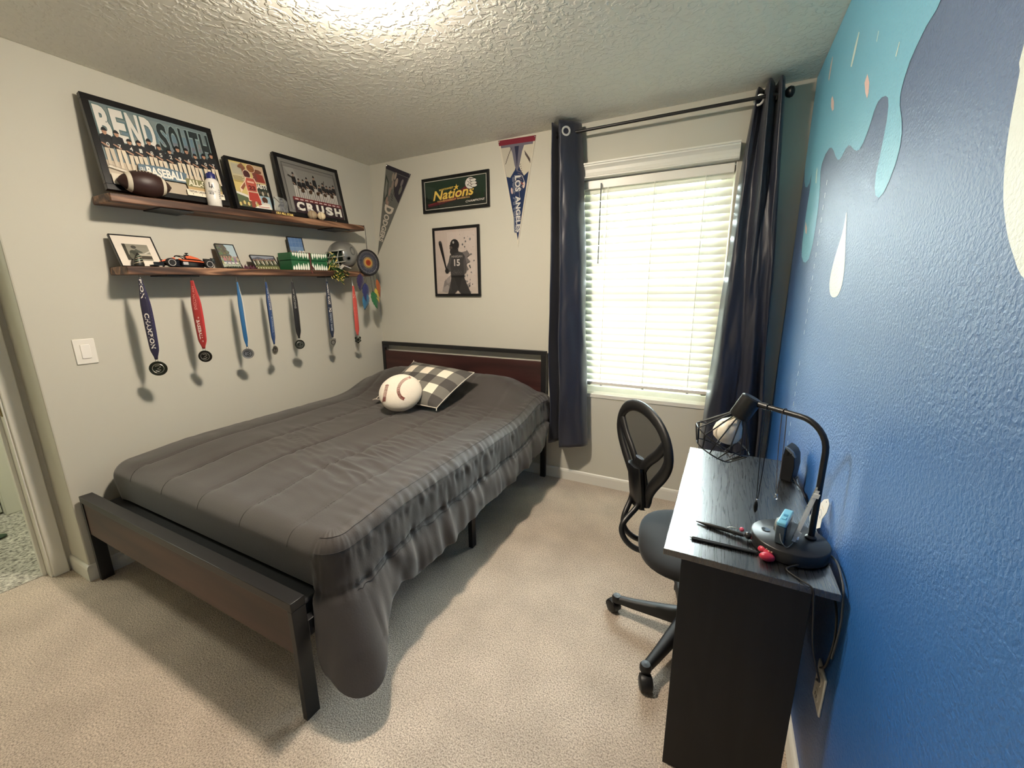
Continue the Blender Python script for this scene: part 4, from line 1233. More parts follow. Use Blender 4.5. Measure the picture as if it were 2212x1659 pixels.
def lab(P_):
    P_.text('L', .30, .74, .44, .98, K, bold=.03); P_.text('A', .38, .70, .54, .90, K, bold=.03)
    P_.text('PROPERTY OF', .22, .56, .62, .60, rgb(90, 90, 96))
    P_.text('415', .26, .44, .50, .54, rgb(70, 72, 80), bold=.03)
    for k in range(4): P_.rect(.24, .36 - k * .045, .56 - .04 * (k % 2), .378 - k * .045, rgb(150, 150, 152))
    P_.rect(.22, .10, .62, .13, rgb(140, 140, 140)); P_.rect(.22, .05, .52, .07, rgb(150, 150, 150))
    for k in range(5): P_.rect(.78, .66 - k * .09, .86, .70 - k * .09, rgb(110, 110, 116))
cyl_print(lab, 'label_print', bo, (0.152, -1.346), 0.0344, bz + 0.008, -1.7, 0.9, 0.115)

# clear trophy plaque with an etched batter
tr = thing('trophy', 'clear acrylic baseball trophy with gold lettering on the base, left of the grey picture', 'trophy', (0.14, -0.93, UT(-0.93)))
tz = UT(-0.935)
MB().prism([(-.045, 0), (.045, 0), (.045, .07), (.02, .088), (-.03, .092), (-.045, .08)], (0.138, -0.935, tz + 0.022), (0, 1, 0), (0, 0, 1), (-1, 0, 0), 0.008).build('plate', glass_mat('etched_acrylic', (0.93, 0.95, 0.95, 1), milky=0.10), tr, smooth=False)
MB().bounds((0.105, -1.000, tz), (0.162, -0.868, tz + 0.022)).build('base', mat('trophy_base', rgb(58, 40, 34), 0.3), tr, bevel=0.002)
P = Print((0.1395, -0.98, tz + 0.022), (0, 1, 0), (0, 0, 1), (1, 0, 0), 0.09, 0.09)
gl_ = rgb(120, 122, 124)
P.ell(.52, .78, .11, .10, gl_); P.ell(.52, .83, .12, .08, rgb(70, 72, 76), 10, True, 0, PI); P.poly([(.34, .40), (.66, .38), (.74, .62), (.60, .70), (.40, .68)], rgb(96, 98, 102)); P.line([(-.05, .96), (.34, .66)], .004, rgb(90, 80, 70)); P.line([(.34, .66), (.5, .56), (.64, .64)], .007, gl_)
P.poly([(.36, .05), (.46, .05), (.52, .34), (.60, .05), (.72, .05), (.64, .40), (.36, .40)], gl_); P.poly([(.28, .30), (.38, .48), (.30, .52), (.20, .34)], rgb(104, 106, 110))
P.build('etching', tr)
P = Print((0.1625, -0.998, tz + 0.002), (0, 1, 0), (0, 0, 1), (1, 0, 0), 0.128, 0.018)
P.text('12U ALL STAR', .04, .15, .96, .88, rgb(232, 206, 120), bold=.05)
P.build('lettering', tr)

def baseball(label, c, r, col, parent_group=None):
    t2 = thing('baseball', label, 'baseball', (c[0], c[1], c[2] - r), group=None)
    MB().ball(c, r, None, 24, 14).build('cover', mat('ball_' + str(int(col[0] * 1000)), col, 0.55), t2, angle=80)
    for sg in (-1, 1):
        s_ = MB(); pts = []
        for k in range(36):
            t = 2 * PI * k / 36
            v = Vector((0.86 * math.cos(t) , sg * (0.55 + 0.28 * math.cos(2 * t)) , 0.86 * math.sin(t)))
            v.normalize(); pts.append(Vector(c) + v * (r + .0002))
        s_.tube(pts, 0.0011, 4, closed=True); s_.build('seam', mat('ball_seam', rgb(134, 96, 72), 0.8), t2)
baseball('tan scuffed baseball behind the white ball on the upper shelf', (0.142, -0.716, UT(-0.716) + 0.031), 0.0305, rgb(164, 146, 118))
baseball('small cream baseball in front of the tan ball on the upper shelf', (0.178, -0.672, UT(-0.672) + 0.0265), 0.0258, rgb(226, 210, 174))
kn = thing('key_pin', 'small dark metal pin lying at right end of the upper shelf', 'pin', (0.14, -0.53, UT(-0.53)))
k_ = MB(); kz = UT(-0.53)
k_.ball((0.145, -0.545, kz + 0.006), (0.012, 0.02, 0.006), None, 12, 8)
k_.build('head', mat('dark_bronze', rgb(66, 58, 50), 0.4, 0.6), kn)
k2 = MB()
for a, l in ((0.2, .02), (1.0, .018), (-.5, .022)):
    k2.tube([(0.145, -0.53, kz + .006), (0.145 + l * math.sin(a) * .5, -0.53 + l * math.cos(a), kz + .003 + .012 * abs(math.sin(a)))], 0.0028, 6)
k2.build('prongs', mat('dark_bronze', rgb(66, 58, 50), 0.4, 0.6), kn)

# ------------------------------------------------------------------ things on the lower shelf
# striped cone
co = thing('striped_cone', 'small black cone striped green and cream in front of the matted photo', 'ornament', (0.145, -1.742, LT(-1.742)))
cz = LT(-1.742)
MB().lathe([(0.020, 0), (0.0215, 0.004), (0.021, 0.014), (0.0175, 0.03), (0.0125, 0.046), (0.006, 0.06), (0.0015, 0.066), (0, 0.067)], (0.148, -1.742, cz), (0, 0.05, 1), 20).build('body', mat('cone_dark', rgb(30, 28, 24), 0.4), co)
for k, (z0, r0) in enumerate(((0.018, .0205), (0.029, .018), (0.039, .0150), (0.048, .0118))):
    c_ = MB(); pts = []
    for q in range(24):
        t = 2 * PI * q / 24
        pts.append((0.148 + (r0 - .0006) * math.cos(t), -1.742 + (r0 - .0006) * math.sin(t) + z0 * .05, cz + z0 + 0.006 * math.sin(t + .6)))
    c_.tube(pts, 0.0016, 5, closed=True); c_.build('stripe', mat('cone_stripe_%d' % (k % 2), rgb(150, 170, 140) if k % 2 else rgb(200, 190, 160), 0.5), co)

# toy race car
car = thing('toy_race_car', 'black and orange toy racing car on the lower shelf', 'toy car', (0.10, -1.52, LT(-1.52)))
CT_ = Matrix.Translation(Vector((0.100, -1.535, LT(-1.535)))) @ Matrix.Rotation(-PI / 2 + 0.02, 4, 'Z') @ Matrix.Rotation(-0.0, 4, 'X')
# car local: +x forward (to the left in the photo), y left, z up
def cmap(p): return CT_ @ Vector(p)
M_CARB = mat('car_black', rgb(20, 17, 22), 0.25); M_CARO = mat('car_orange', rgb(222, 104, 62), 0.3); M_TYRE = mat('tyre_rubber', rgb(18, 18, 19), 0.7); M_CARG = mat('car_silver', rgb(190, 186, 184), 0.3)
def cpart(name, m_, fn, **k):
    b_ = MB(); fn(b_); b_.v = [tuple(cmap(p)) for p in b_.v]
    return b_.build(name, m_, car, **k)
def loft(b_, secs):
    """secs: list of (x, half width, z0, z1)"""
    vs = []; fs = []
    for x, hw, z0, z1 in secs:
        c_ = min(hw, (z1 - z0)) * 0.35
        vs += [(x, -hw, z0), (x, hw, z0), (x, hw, z1 - c_), (x, hw - c_, z1), (x, -hw + c_, z1), (x, -hw, z1 - c_)]
    for i in range(len(secs) - 1):
        for k in range(6):
            fs.append([i * 6 + k, i * 6 + (k + 1) % 6, (i + 1) * 6 + (k + 1) % 6, (i + 1) * 6 + k])
    fs.append([0, 1, 2, 3, 4, 5][::-1]); n_ = (len(secs) - 1) * 6; fs.append([n_ + k for k in range(6)])
    b_.add(vs, fs)
cpart('chassis', M_CARB, lambda b: (loft(b, [(-.125, .012, .012, .034), (-.09, .016, .008, .046), (-.03, .022, .006, .050), (.02, .018, .006, .044), (.07, .013, .010, .034), (.125, .007, .010, .020), (.14, .004, .010, .014)]),
                                    loft(b, [(-.09, .034, .004, .010), (.03, .040, .004, .008), (.05, .02, .004, .008)])), angle=30)
for s_ in (-1, 1):
    cpart('sidepod', M_CARB, lambda b: loft(b, [(-.085, .004, .012, .026), (-.05, .011, .010, .032), (0, .014, .010, .034), (.018, .012, .014, .032)]) or setattr(b, 'v', [(p[0], p[1] + s_ * .027, p[2]) for p in b.v]), angle=30)
cpart('engine_cover', M_CARO, lambda b: loft(b, [(-.115, .004, .030, .036), (-.08, .009, .040, .056), (-.045, .012, .044, .066), (-.02, .010, .046, .064)]), angle=30)
cpart('air_scoop', M_CARB, lambda b: (b.bounds((-.036, -.008, .060), (-.018, .008, .070)), b.tube([(-.03, 0, .066), (-.03, 0, .078)], .003, 6), b.bounds((-.036, -.006, .074), (-.024, .006, .080))), bevel=.001)
cpart('halo', M_CARB, lambda b: b.tube([(-.018, .015, .050), (0, .016, .060), (.022, .006, .062), (.03, 0, .056), (.022, -.006, .062), (0, -.016, .060), (-.018, -.015, .050)], .0025, 6))
for s_ in (-1, 1):
    cpart('side_stripe', M_CARO, lambda b: b.tube([(-.10, s_ * .020, .034), (-.05, s_ * .036, .036), (.01, s_ * .036, .038), (.02, s_ * .020, .044)], .0042, 6))
cpart('nose_stripe', M_CARO, lambda b: b.tube([(.03, 0, .047), (.07, 0, .036), (.10, 0, .027)], [.007, .006, .003], 8))
cpart('front_wing', M_CARB, lambda b: (b.bounds((.118, -.050, .006), (.150, .050, .009)), b.bounds((.110, -.050, .012), (.128, .050, .014)), b.bounds((.105, -.053, .004), (.150, -.050, .022)), b.bounds((.105, .050, .004), (.150, .053, .022))), bevel=.0006)
cpart('rear_wing', M_CARB, lambda b: (b.bounds((-.150, -.034, .050), (-.128, .034, .054)), b.bounds((-.152, -.036, .028), (-.126, -.034, .058)), b.bounds((-.152, .034, .028), (-.126, .036, .058)), b.bounds((-.142, -.003, .03), (-.132, .003, .052))), bevel=.0006)
cpart('side_badge', M_CARG, lambda b: b.bounds((-.012, .0405, .016), (.012, .0415, .030)), smooth=False)
for x, s_ in ((.075, 1), (.075, -1), (-.105, 1), (-.105, -1)):
    w_ = cpart('wheel', M_TYRE, lambda b: b.lathe([(.012, -.011), (.020, -.011), (.0225, -.008), (.0225, .008), (.020, .011), (.012, .011)], (x, s_ * .056, .0225), (0, 1, 0), 24))
    b_ = MB(); b_.lathe([(0, .0075), (.010, .0085), (.012, .0095)], (x, s_ * .056, .0225), (0, s_, 0), 20); b_.v = [tuple(cmap(p)) for p in b_.v]
    b_.build('hub', M_CARB, w_)
    b_ = MB(); b_.tube([(x + .0155 * math.cos(t), s_ * (.056 + .0112), .0225 + .0155 * math.sin(t)) for t in [2 * PI * k / 24 for k in range(24)]], .0016, 5, closed=True); b_.v = [tuple(cmap(p)) for p in b_.v]
    b_.build('tyre_ring', M_CARG, w_)
cpart('suspension', M_CARB, lambda b: [b.tube([(x, s_ * .012, z), (x2, s_ * .048, .022)], .0015, 5) for x, x2, z in ((.06, .075, .03), (.09, .075, .022), (-.09, -.105, .03), (-.115, -.105, .02)) for s_ in (-1, 1)])['kind'] = 'stuff'

# spiky little plants along the shelf edge
pl_ = thing('artificial_plant', 'tiny purple and green spiky sprig lying in front of the tree photo', 'plant', (0.155, -1.24, LT(-1.24)))
for nm, c_, y0, y1, nn, hh in (('green_leaves', rgb(40, 52, 40), -1.335, -1.245, 34, .016), ('purple_leaves', rgb(92, 44, 62), -1.245, -1.165, 30, .028)):
    g = MB()
    for k in range(nn):
        y = y0 + (y1 - y0) * k / nn; z = LT(y) + .003; a = rn.uniform(-1.1, 1.1); h = hh * rn.uniform(.5, 1); x = .158 + rn.uniform(-.008, .008)
        g.tube([(x, y, z), (x + rn.uniform(-.004, .006), y + math.sin(a) * h * .5, z + math.cos(a) * h * .6), (x + rn.uniform(-.004, .01), y + math.sin(a) * h, z + math.cos(a) * h)], [.0022, .0018, .0004], 4)
    g.tube([(.158, y0, LT(y0) + .003), (.158, y1, LT(y1) + .003)], .0025, 5)
    g.build(nm, mat('sprig_' + nm, c_, .7), pl_)['kind'] = 'stuff'

# green box with white teeth
gb = thing('toothed_box', 'green box with rows of white teeth and a dark red strap', 'box', (0.105, -0.80, LT(-0.8)))
GX0, GX1, GY0, GY1 = 0.045, 0.172, -0.937, -0.660
M_GREEN = mat('box_green', rgb(28, 92, 54), 0.45)
def gz(y): return LT(y)
def slabz(y0, y1, x0, x1, z0, z1, m_, nm, par, bev=.002):
    vs = []
    for x in (x0, x1):
        for y in (y0, y1):
            vs += [(x, y, gz(y) + z0), (x, y, gz(y) + z1)]
    return MB().add(vs, [(0, 1, 3, 2), (4, 6, 7, 5), (0, 4, 5, 1), (2, 3, 7, 6), (0, 2, 6, 4), (1, 5, 7, 3)]).build(nm, m_, par, bevel=bev, weld=True)
slabz(GY0, GY1, GX0, GX1, 0.0005, 0.062, M_GREEN, 'tray', gb)
lid = slabz(GY0 - .003, GY1 + .003, GX0 - .003, GX1 + .003, 0.064, 0.112, M_GREEN, 'lid', gb)
M_TOOTH = mat('tooth_white', rgb(244, 242, 232), 0.4)
def tooth(y, x, z0, z1, w_):
    b_ = MB()
    pts = [(-w_ * .36, 0), (w_ * .36, 0), (w_ * .48, .28), (w_ * .30, .66), (0, 1.0), (-w_ * .30, .66), (-w_ * .48, .28)]
    b_.prism([(p[0], p[1] * (z1 - z0)) for p in pts], (x, y, z0), (0, 1, 0), (0, 0, 1), (1, 0, 0), .0035)
    return b_
lens_t = [.6, .75, 1, .8, 1.0, .9, 1.1, 0, 1.1, .85, 1.05, .8, .95, .75, .7]
for k in range(15):
    y = GY0 + .012 + k * (GY1 - GY0 - .024) / 14
    if lens_t[k] == 0: continue
    b_ = tooth(y, GX1 + .0032, gz(y) + .110, gz(y) + .110 - .036 * lens_t[k], .0145); b_.build('upper_tooth', M_TOOTH, gb)
    b_ = tooth(y, GX1 + .0004, gz(y) + .002, gz(y) + .002 + .044 * lens_t[k], .0145); b_.build('lower_tooth', M_TOOTH, gb)
strap = mat('strap_red', rgb(86, 34, 30), .7)
b_ = MB(); ym = -.802
b_.tube([(GX1 - .03, ym, gz(ym) + .1145), (GX1 + .0045, ym, gz(ym) + .113), (GX1 + .008, ym + .002, gz(ym) + .07), (GX1 + .008, ym + .001, gz(ym) + .035), (GX1 + .009, ym, gz(ym) + .004), (GX1 + .016, ym + .002, gz(ym) - .022)], 1.0, 8, flat=(.006, .0022), ref=Vector((1, 0, .2)))
b_.tube([(GX1 + .010, ym + .004, gz(ym) + .03), (GX1 + .012, ym + .016, gz(ym) + .012), (GX1 + .010, ym + .024, gz(ym) + .002)], 1.0, 8, flat=(.005, .002), ref=Vector((1, 0, .2)))
b_.build('strap', strap, gb)
for y in (-.862, -.832):
    b_ = MB(); b_.tube([(GX1 - .01 + .002 * math.sin(t), y + .008 * math.cos(t), gz(y) + .117 + .007 * math.sin(t)) for t in [2 * PI * k / 16 for k in range(16)]], .0022, 6, closed=True)
    b_.build('eye_ring', M_TOOTH, gb)

# silver football helmet
hm = thing('football_helmet', 'silver football helmet with grey face mask on the lower shelf', 'helmet', (0.10, -0.46, LT(-0.46)))
hc = Vector((0.104, -0.455, LT(-.455) + 0.118))
fd = Vector((-0.30, -0.95, -0.10)).normalized()          # facing direction
hs = Vector((0, 0, 1)).cross(fd).normalized()            # wearer's left
hu = fd.cross(hs)
M_HELM = mat('helmet_silver', rgb(148, 148, 144), 0.28, 0.55)
def hp(f, s_, u): return hc + fd * f + hs * s_ + hu * u
g = MB(); nu_, nv_ = 48, 30
hv = {}
for j in range(nv_ + 1):
    ph = PI * 0.80 * j / nv_
    for i in range(nu_):
        t = 2 * PI * i / nu_
        f, s_, u = 0.112 * math.sin(ph) * math.cos(t), 0.096 * math.sin(ph) * math.sin(t), 0.104 * math.cos(ph)
        if u < -.03: f *= 1 - .15 * (-u - .03) / .07
        hv[(i, j)] = (f, s_, u)
vs = [hp(*hv[(i, j)]) for j in range(nv_ + 1) for i in range(nu_)]
fs = []
for j in range(nv_):
    for i in range(nu_):
        i2 = (i + 1) % nu_
        cf = sum(hv[q][0] for q in ((i, j), (i2, j), (i2, j + 1), (i, j + 1))) / 4
        cu = sum(hv[q][2] for q in ((i, j), (i2, j), (i2, j + 1), (i, j + 1))) / 4
        cs = abs(sum(hv[q][1] for q in ((i, j), (i2, j), (i2, j + 1), (i, j + 1))) / 4)
        if cf > 0.040 + max(0, (-cu - .03)) * .4 and cu < 0.030: continue           # face opening
        if math.hypot(cf - .0, cu + .028) < .014 and cs > .06: continue          # ear hole
        fs.append([j * nu_ + i, (j + 1) * nu_ + i, (j + 1) * nu_ + i2, j * nu_ + i2])
g.add(vs, fs)
o = g.build('shell', M_HELM, hm, angle=60); so = o.modifiers.new('thickness', 'SOLIDIFY'); so.thickness = .006; so.offset = -1
pad = MB(); pad.ball(hc + hu * .01 - fd * .012, (.078, .092, .088), (hs, fd, hu), 20, 12); pad.build('lining', mat('helmet_lining', rgb(20, 34, 24), .9), hm, angle=80)
mask_m = mat('mask_grey', rgb(168, 168, 160), .35)
for u, fr_ in ((.030, .118), (-.012, .140), (-.050, .142), (-.085, .128)):
    b_ = MB(); b_.tube([hp(.030, .097 * (1 if u > -.08 else .72), u + .004), hp(.085, .074, u), hp(fr_ - .012, .035, u), hp(fr_, 0, u), hp(fr_ - .012, -.035, u), hp(.085, -.074, u), hp(.030, -.097 * (1 if u > -.08 else .72), u + .004)], .0034, 7)
    b_.build('mask_bar', mask_m, hm)
for s_ in (-.045, 0, .045, -.075, .075):
    f0 = .118 if abs(s_) < .06 else .078
    b_ = MB(); b_.tube([hp(f0 - abs(s_) * .25, s_, .030), hp(f0 + .018 - abs(s_) * .25, s_, -.012), hp(f0 + .02 - abs(s_) * .25, s_, -.05), hp(f0 + .006 - abs(s_) * .25, s_ * .8, -.085)], .0032, 7)
    b_.build('mask_bar', mask_m, hm)
def side_ring(f, u, rf, ru, rad, nm, m_):
    b_ = MB(); pts = []
    for k in range(28):
        t = 2 * PI * k / 28; ff, uu = f + rf * math.cos(t), u + ru * math.sin(t)
        ss = .096 * math.sqrt(max(0.05, 1 - (ff / .112) ** 2 - (uu / .104) ** 2)) + .001
        pts.append(hp(ff, ss, uu))
    b_.tube(pts, rad, 7, closed=True); b_.build(nm, m_, hm)
side_ring(-.042, .024, .016, .027, .0042, 'decal_ring', mat('decal_grey', rgb(92, 94, 92), .5))
side_ring(-.0, -.028, .0135, .0135, .003, 'ear_rim', mat('decal_grey', rgb(92, 94, 92), .5))
b_ = MB(); b_.tube([hp(.05, .085, -.075), hp(.075, .06, -.10), hp(.085, .02, -.112), hp(.08, -.03, -.112)], 1, 8, flat=(.014, .004), ref=fd); b_.tube([hp(.055, .085, -.07), hp(.02, .097, -.09), hp(-.005, .09, -.10)], .0035, 6)
b_.build('chin_strap', mat('strap_white', rgb(206, 200, 192), .6), hm)

# green and yellow pom strips
pom = MB()
rn2 = random.Random(11)
pc = [(rgb(24, 66, 34)), (rgb(206, 186, 92)), (rgb(34, 84, 44)), (rgb(222, 206, 130)), (rgb(20, 52, 30))]
for k in range(240):
    q0 = hp(rn2.uniform(.03, .125), rn2.uniform(-.05, .075), rn2.uniform(-.095, .02))
    if k > 90: q0 = hp(rn2.uniform(.08, .14), rn2.uniform(-.03, .08), rn2.uniform(-.11, -.05))
    d = (fd * rn2.uniform(.1, .9) + hs * rn2.uniform(-.5, .8) + Vector((0, 0, rn2.uniform(-1.5, .4 if k < 90 else -.3)))).normalized()
    L = rn2.uniform(.03, .062 if k < 90 else .095)
    p1 = q0 + d * L * .5; p2 = q0 + d * L + Vector((.006, 0, -.014))
    p0z = p2.z
    if p2.x < SD + .006 and p2.z < LT(p2.y) + .004: p2.x = SD + rn2.uniform(.008, .03)
    if p1.x < SD + .003 and p1.z < LT(p1.y) + .004: p1.z = LT(p1.y) + .006
    if q0.x < SD and q0.z < LT(q0.y) + .004: q0.z = LT(q0.y) + .006
    pom.tube([q0, p1, p2], 1, 4, flat=(.0034, .0006), ref=Vector((rn2.uniform(-1, 1), rn2.uniform(-1, 1), .3)), col=pc[k % 5])
o = pom.build('pom_streamers', M_PRINT, None); tag(o, 'green and yellow paper pom streamers spilling from the helmet over the shelf edge', 'pompom'); o['kind'] = 'stuff'

# dream catcher hung from the upper shelf's end
dc = thing('dreamcatcher', 'round grey dreamcatcher with orange centre and colourful feathers hanging from upper shelf', 'dreamcatcher', (0.2, -0.30, 1.54))
dcc = Vector((0.205, -0.302, 1.640)); dn = Vector((0.97, -0.16, 0.02)).normalized()
dx = dn.cross(Vector((0, 0, 1))).normalized() * -1; dz_ = dn.cross(dx) * -1
if dz_.z < 0: dz_ = -dz_
DR = 0.094
b_ = MB(); b_.tube([dcc + dx * (DR * math.cos(t)) + dz_ * (DR * math.sin(t)) for t in [2 * PI * k / 40 for k in range(40)]], .0068, 8, closed=True); b_.build('hoop', mat('hoop_black', rgb(22, 20, 24), .6), dc)
radii = [0.0, .016, .024, .034, .044, .060, .074, .088]
cols = [rgb(150, 52, 28), rgb(186, 90, 36), rgb(206, 160, 84), rgb(150, 128, 90), rgb(84, 86, 96), rgb(70, 72, 86), rgb(92, 92, 98)]
web = MB()
for r0, r1, c_ in zip(radii[:-1], radii[1:], cols):
    for k in range(36):
        t0, t1 = 2 * PI * k / 36, 2 * PI * (k + 1) / 36
        q = [(r0, t0), (r1, t0), (r1, t1), (r0, t1)]
        if r0 == 0: q = [(0, t0), (r1, t0), (r1, t1)]
        web.add([dcc + dx * (r * math.cos(t)) + dz_ * (r * math.sin(t)) + dn * (.0015 * math.cos(r * 500)) for r, t in q], [list(range(len(q)))], 0, c_)
o = web.build('woven_disc', M_FELT, dc, weld=False); so = o.modifiers.new('thickness', 'SOLIDIFY'); so.thickness = .003
b_ = MB(); b_.tube([dcc + dz_ * DR, (0.196, -0.298, UT(-.298) - .03), (0.188, -0.297, UT(-.297) - 0.012), (0.186, -0.297, UT(-.297) + .001)], .0018, 6); b_.build('hanging_cord', mat('cord_black', rgb(26, 22, 22), .8), dc)
fe = [(-.085, -.035, .055, rgb(44, 32, 74), .115, -.10, 'purple'), (-.050, -.075, .085, rgb(36, 44, 96), .125, -.02, 'dark_blue'), (-.036, -.083, .155, rgb(44, 104, 140), .115, -.24, 'blue'),
      (.006, -.094, .130, rgb(36, 104, 60), .125, .22, 'green'), (.034, -.086, .115, rgb(196, 172, 72), .10, .24, 'yellow'), (.060, -.070, .060, rgb(160, 84, 36), .13, .12, 'orange')]
for a, b, cl_, c_, fl_, lean, nm in fe:
    p0 = dcc + dx * a + dz_ * b
    p1 = p0 + Vector((0.004, 0, -cl_)) + dx * (lean * cl_ * .25)
    f_ = MB(); ml = dx * lean + Vector((0.02, 0, -1)); ml.normalize(); sd = dn.cross(ml).normalized()
    wd_ = .030 if nm not in ('yellow', 'orange') else .018
    prof = []
    nseg = 12
    for s_ in (-1, 1):
        pts = []
        for k in range(nseg + 1):
            t = k / nseg; w_ = wd_ * math.sin(PI * min(1, t ** .8 * .94 + .03)) ** .8 * (1 + .10 * math.sin(k * 2.7 + s_))
            pts.append(p1 + ml * (1.12 * fl_ * t) + sd * (s_ * w_) + dn * (.006 * math.sin(t * 3 + s_)))
        prof.append(pts)
    mid = [p1 + ml * (fl_ * k / nseg) + dn * .003 for k in range(nseg + 1)]
    vs = prof[0] + mid + prof[1]; n1 = nseg + 1
    f_.add(vs, [[k, k + 1, n1 + k + 1, n1 + k] for k in range(nseg)] + [[n1 + k, n1 + k + 1, 2 * n1 + k + 1, 2 * n1 + k] for k in range(nseg)])
    o = f_.build('feather', mat('feather_' + nm, c_, .8, sheen=.3, bump=(500, .4, .001)), dc, angle=80); o['label'] = nm.replace('_', ' ') + ' feather'
    so = o.modifiers.new('thickness', 'SOLIDIFY'); so.thickness = .0012
    b_ = MB(); b_.tube([p0, (p0 + p1) / 2 + dn * .002, p1 + ml * .01], .0014, 5); b_.build('feather_cord', mat('cord_black', rgb(26, 22, 22), .8), dc)
    b_ = MB(); b_.ball(p1 + Vector((0, 0, .003)), .0042, None, 10, 8); b_.build('bead', mat('bead_' + nm, c_, .4), dc)

# ------------------------------------------------------------------ medals
M_MEDAL_DARK = mat('medal_dark', rgb(52, 56, 48), 0.38, 0.8, bump=(220, .5, .002)); M_MEDAL_SIL = mat('medal_silver', rgb(176, 174, 166), 0.3, 0.9, bump=(160, .6, .002)); M_MEDAL_BLK = mat('medal_black', rgb(36, 34, 30), .35, .6)
def medal(label, y, ztop, zbot, w_, c1, c2, kind, texts, discm, rr, yaw, sec_txt=None, hookx=0.150):
    """strap hangs from a small hook under the lower shelf; two halves meet at the disc"""
    zt = LT(y) - 0.038
    t_ = thing('medal', label, 'medal', (hookx, y, zbot), group=None)
    hk = MB(); hk.tube([(hookx, y, zt + .001), (hookx, y, ztop + .006), (hookx + .003, y, ztop + .001), (hookx + .006, y, ztop - .003), (hookx + .009, y, ztop + .001), (hookx + .009, y, ztop + .005)], .0011, 6); hk.build('hook', M_CHROME, t_)
    F = Vector((math.cos(yaw), math.sin(yaw), 0)); S = Vector((-math.sin(yaw), math.cos(yaw), 0))
    zr = zbot + rr * 2 + .010
    L = ztop - zr
    def wid(v): return w_ * (0.42 + 0.58 * smst(0, .35, v)) * (1 - .62 * smst(.86, 1.0, v))
    def strap(nm, col, off, sx, tx, tcol):
        g = MB()
        def fn(u, v):
            return Vector((hookx + .006, y, ztop - L * v)) + F * (off * math.sin(PI * min(v * 1.02, 1)) + .0012 * (1 if off > 0 else -1)) + S * ((u - .5) * wid(v) + sx * math.sin(PI * v) * .6 + sx * v * .0) + F * (.004 * math.cos((u - .5) * 2.4) * math.sin(PI * v))
        g.grid(fn, 4, 28)
        o = g.build(nm, mat('ribbon_%d_%d_%d' % tuple(int(c * 255) for c in col[:3]), col, .55, sheen=.2), t_, angle=80)
        so = o.modifiers.new('thickness', 'SOLIDIFY'); so.thickness = .0009
        if tx:
            P_ = Print((0, 0, 0), (1, 0, 0), (0, 1, 0), (0, 0, 1), 1, 1, layer=0)
            for (s__, v0, v1, c_, hgt) in tx:
                P_.text(s__, .5 - hgt / 2, 1 - v1, .5 + hgt / 2, 1 - v0, c_, bold=.03, rot=-90)
            P_.mb.v = [tuple(fn(p[0], 1 - p[1]) + F * .0010) for p in P_.mb.v]
            P_.build('lettering', o)['kind'] = 'stuff'
        return o
    strap('ribbon', c2, -.006, .009, sec_txt, None)
    strap('ribbon', c1, .004, -.003, texts, None)
    cdisc = Vector((hookx + .006, y, zbot + rr))
    rg = MB(); rg.tube([cdisc + S * (.005 * math.cos(t)) + Vector((0, 0, rr + .004 + .006 * math.sin(t))) for t in [2 * PI * k / 14 for k in range(14)]], .0012, 5, closed=True); rg.build('ring', M_CHROME, t_)
    d = MB()
    if kind == 'disc':
        d.lathe([(0, -.002), (rr * .97, -.002), (rr, -.001), (rr, .001), (rr * .95, .0026), (rr * .84, .0014), (0, .0014)], cdisc, F, 32)
    elif kind == 'shield':
        d.prism([(-.8 * rr, rr), (.8 * rr, rr), (.85 * rr, .2 * rr), (.5 * rr, -.5 * rr), (0, -rr), (-.5 * rr, -.5 * rr), (-.85 * rr, .2 * rr)], cdisc - F * .0015, S, Vector((0, 0, 1)), F, .003)
    else:
        d.prism([(-rr, .75 * rr), (-.6 * rr, rr), (-.3 * rr, .6 * rr), (.3 * rr, .6 * rr), (.6 * rr, rr), (rr, .75 * rr), (.8 * rr, .1 * rr), (rr, -.3 * rr), (.5 * rr, -.6 * rr), (0, -rr), (-.5 * rr, -.6 * rr), (-rr, -.3 * rr), (-.8 * rr, .1 * rr)], cdisc - F * .0015, S, Vector((0, 0, 1)), F, .003)
    dd = d.build('disc', discm, t_, bevel=.0006, seg=1)
    e = MB()
    if kind == 'disc':
        e.tube([cdisc + F * .0022 + S * (rr * .62 * math.cos(t)) + Vector((0, 0, rr * .62 * math.sin(t))) for t in [2 * PI * k / 24 for k in range(24)]], .0014, 5, closed=True)
        e.tube([cdisc + F * .002 + S * (rr * a) + Vector((0, 0, rr * b)) for a, b in ((-.3, .35), (.1, .42), (.3, .2), (-.1, -.05), (.25, -.2), (.05, -.42), (-.3, -.3))], .0022, 5)
    else:
        e.tube([cdisc + F * .002 + S * (rr * .55 * math.cos(t)) + Vector((0, 0, rr * .5 * math.sin(t) + rr * .1)) for t in [2 * PI * k / 18 for k in range(18)]], .0018, 5, closed=True)
    e.build('emblem', M_MEDAL_SIL if discm is not M_MEDAL_SIL else M_MEDAL_BLK, dd)
    return t_
LT_ = rgb(222, 216, 206)
medal('medal on a dark navy CHAMPION ribbon, first below the shelf at left', -1.752, 1.488, 1.000, .033, rgb(26, 22, 52), rgb(34, 28, 70), 'disc', [('PION', -.0 + .01, .24, LT_, .62), ('CHAMPION', .42, .86, LT_, .55)], M_MEDAL_DARK, .0375, -.55, [('CHAMPION', .40, .84, rgb(170, 162, 160), .5)])
medal('medal on a red ribbon with white BASEBALL lettering', -1.528, 1.482, 1.036, .036, rgb(152, 34, 30), rgb(186, 44, 44), 'disc', [('NW NATIONS', .08, .42, rgb(206, 130, 124), .38), ('* BASEBALL *', .52, .90, LT_, .42)], M_MEDAL_BLK, .033, -.75, [('NW NAT', .70, .94, LT_, .4)])
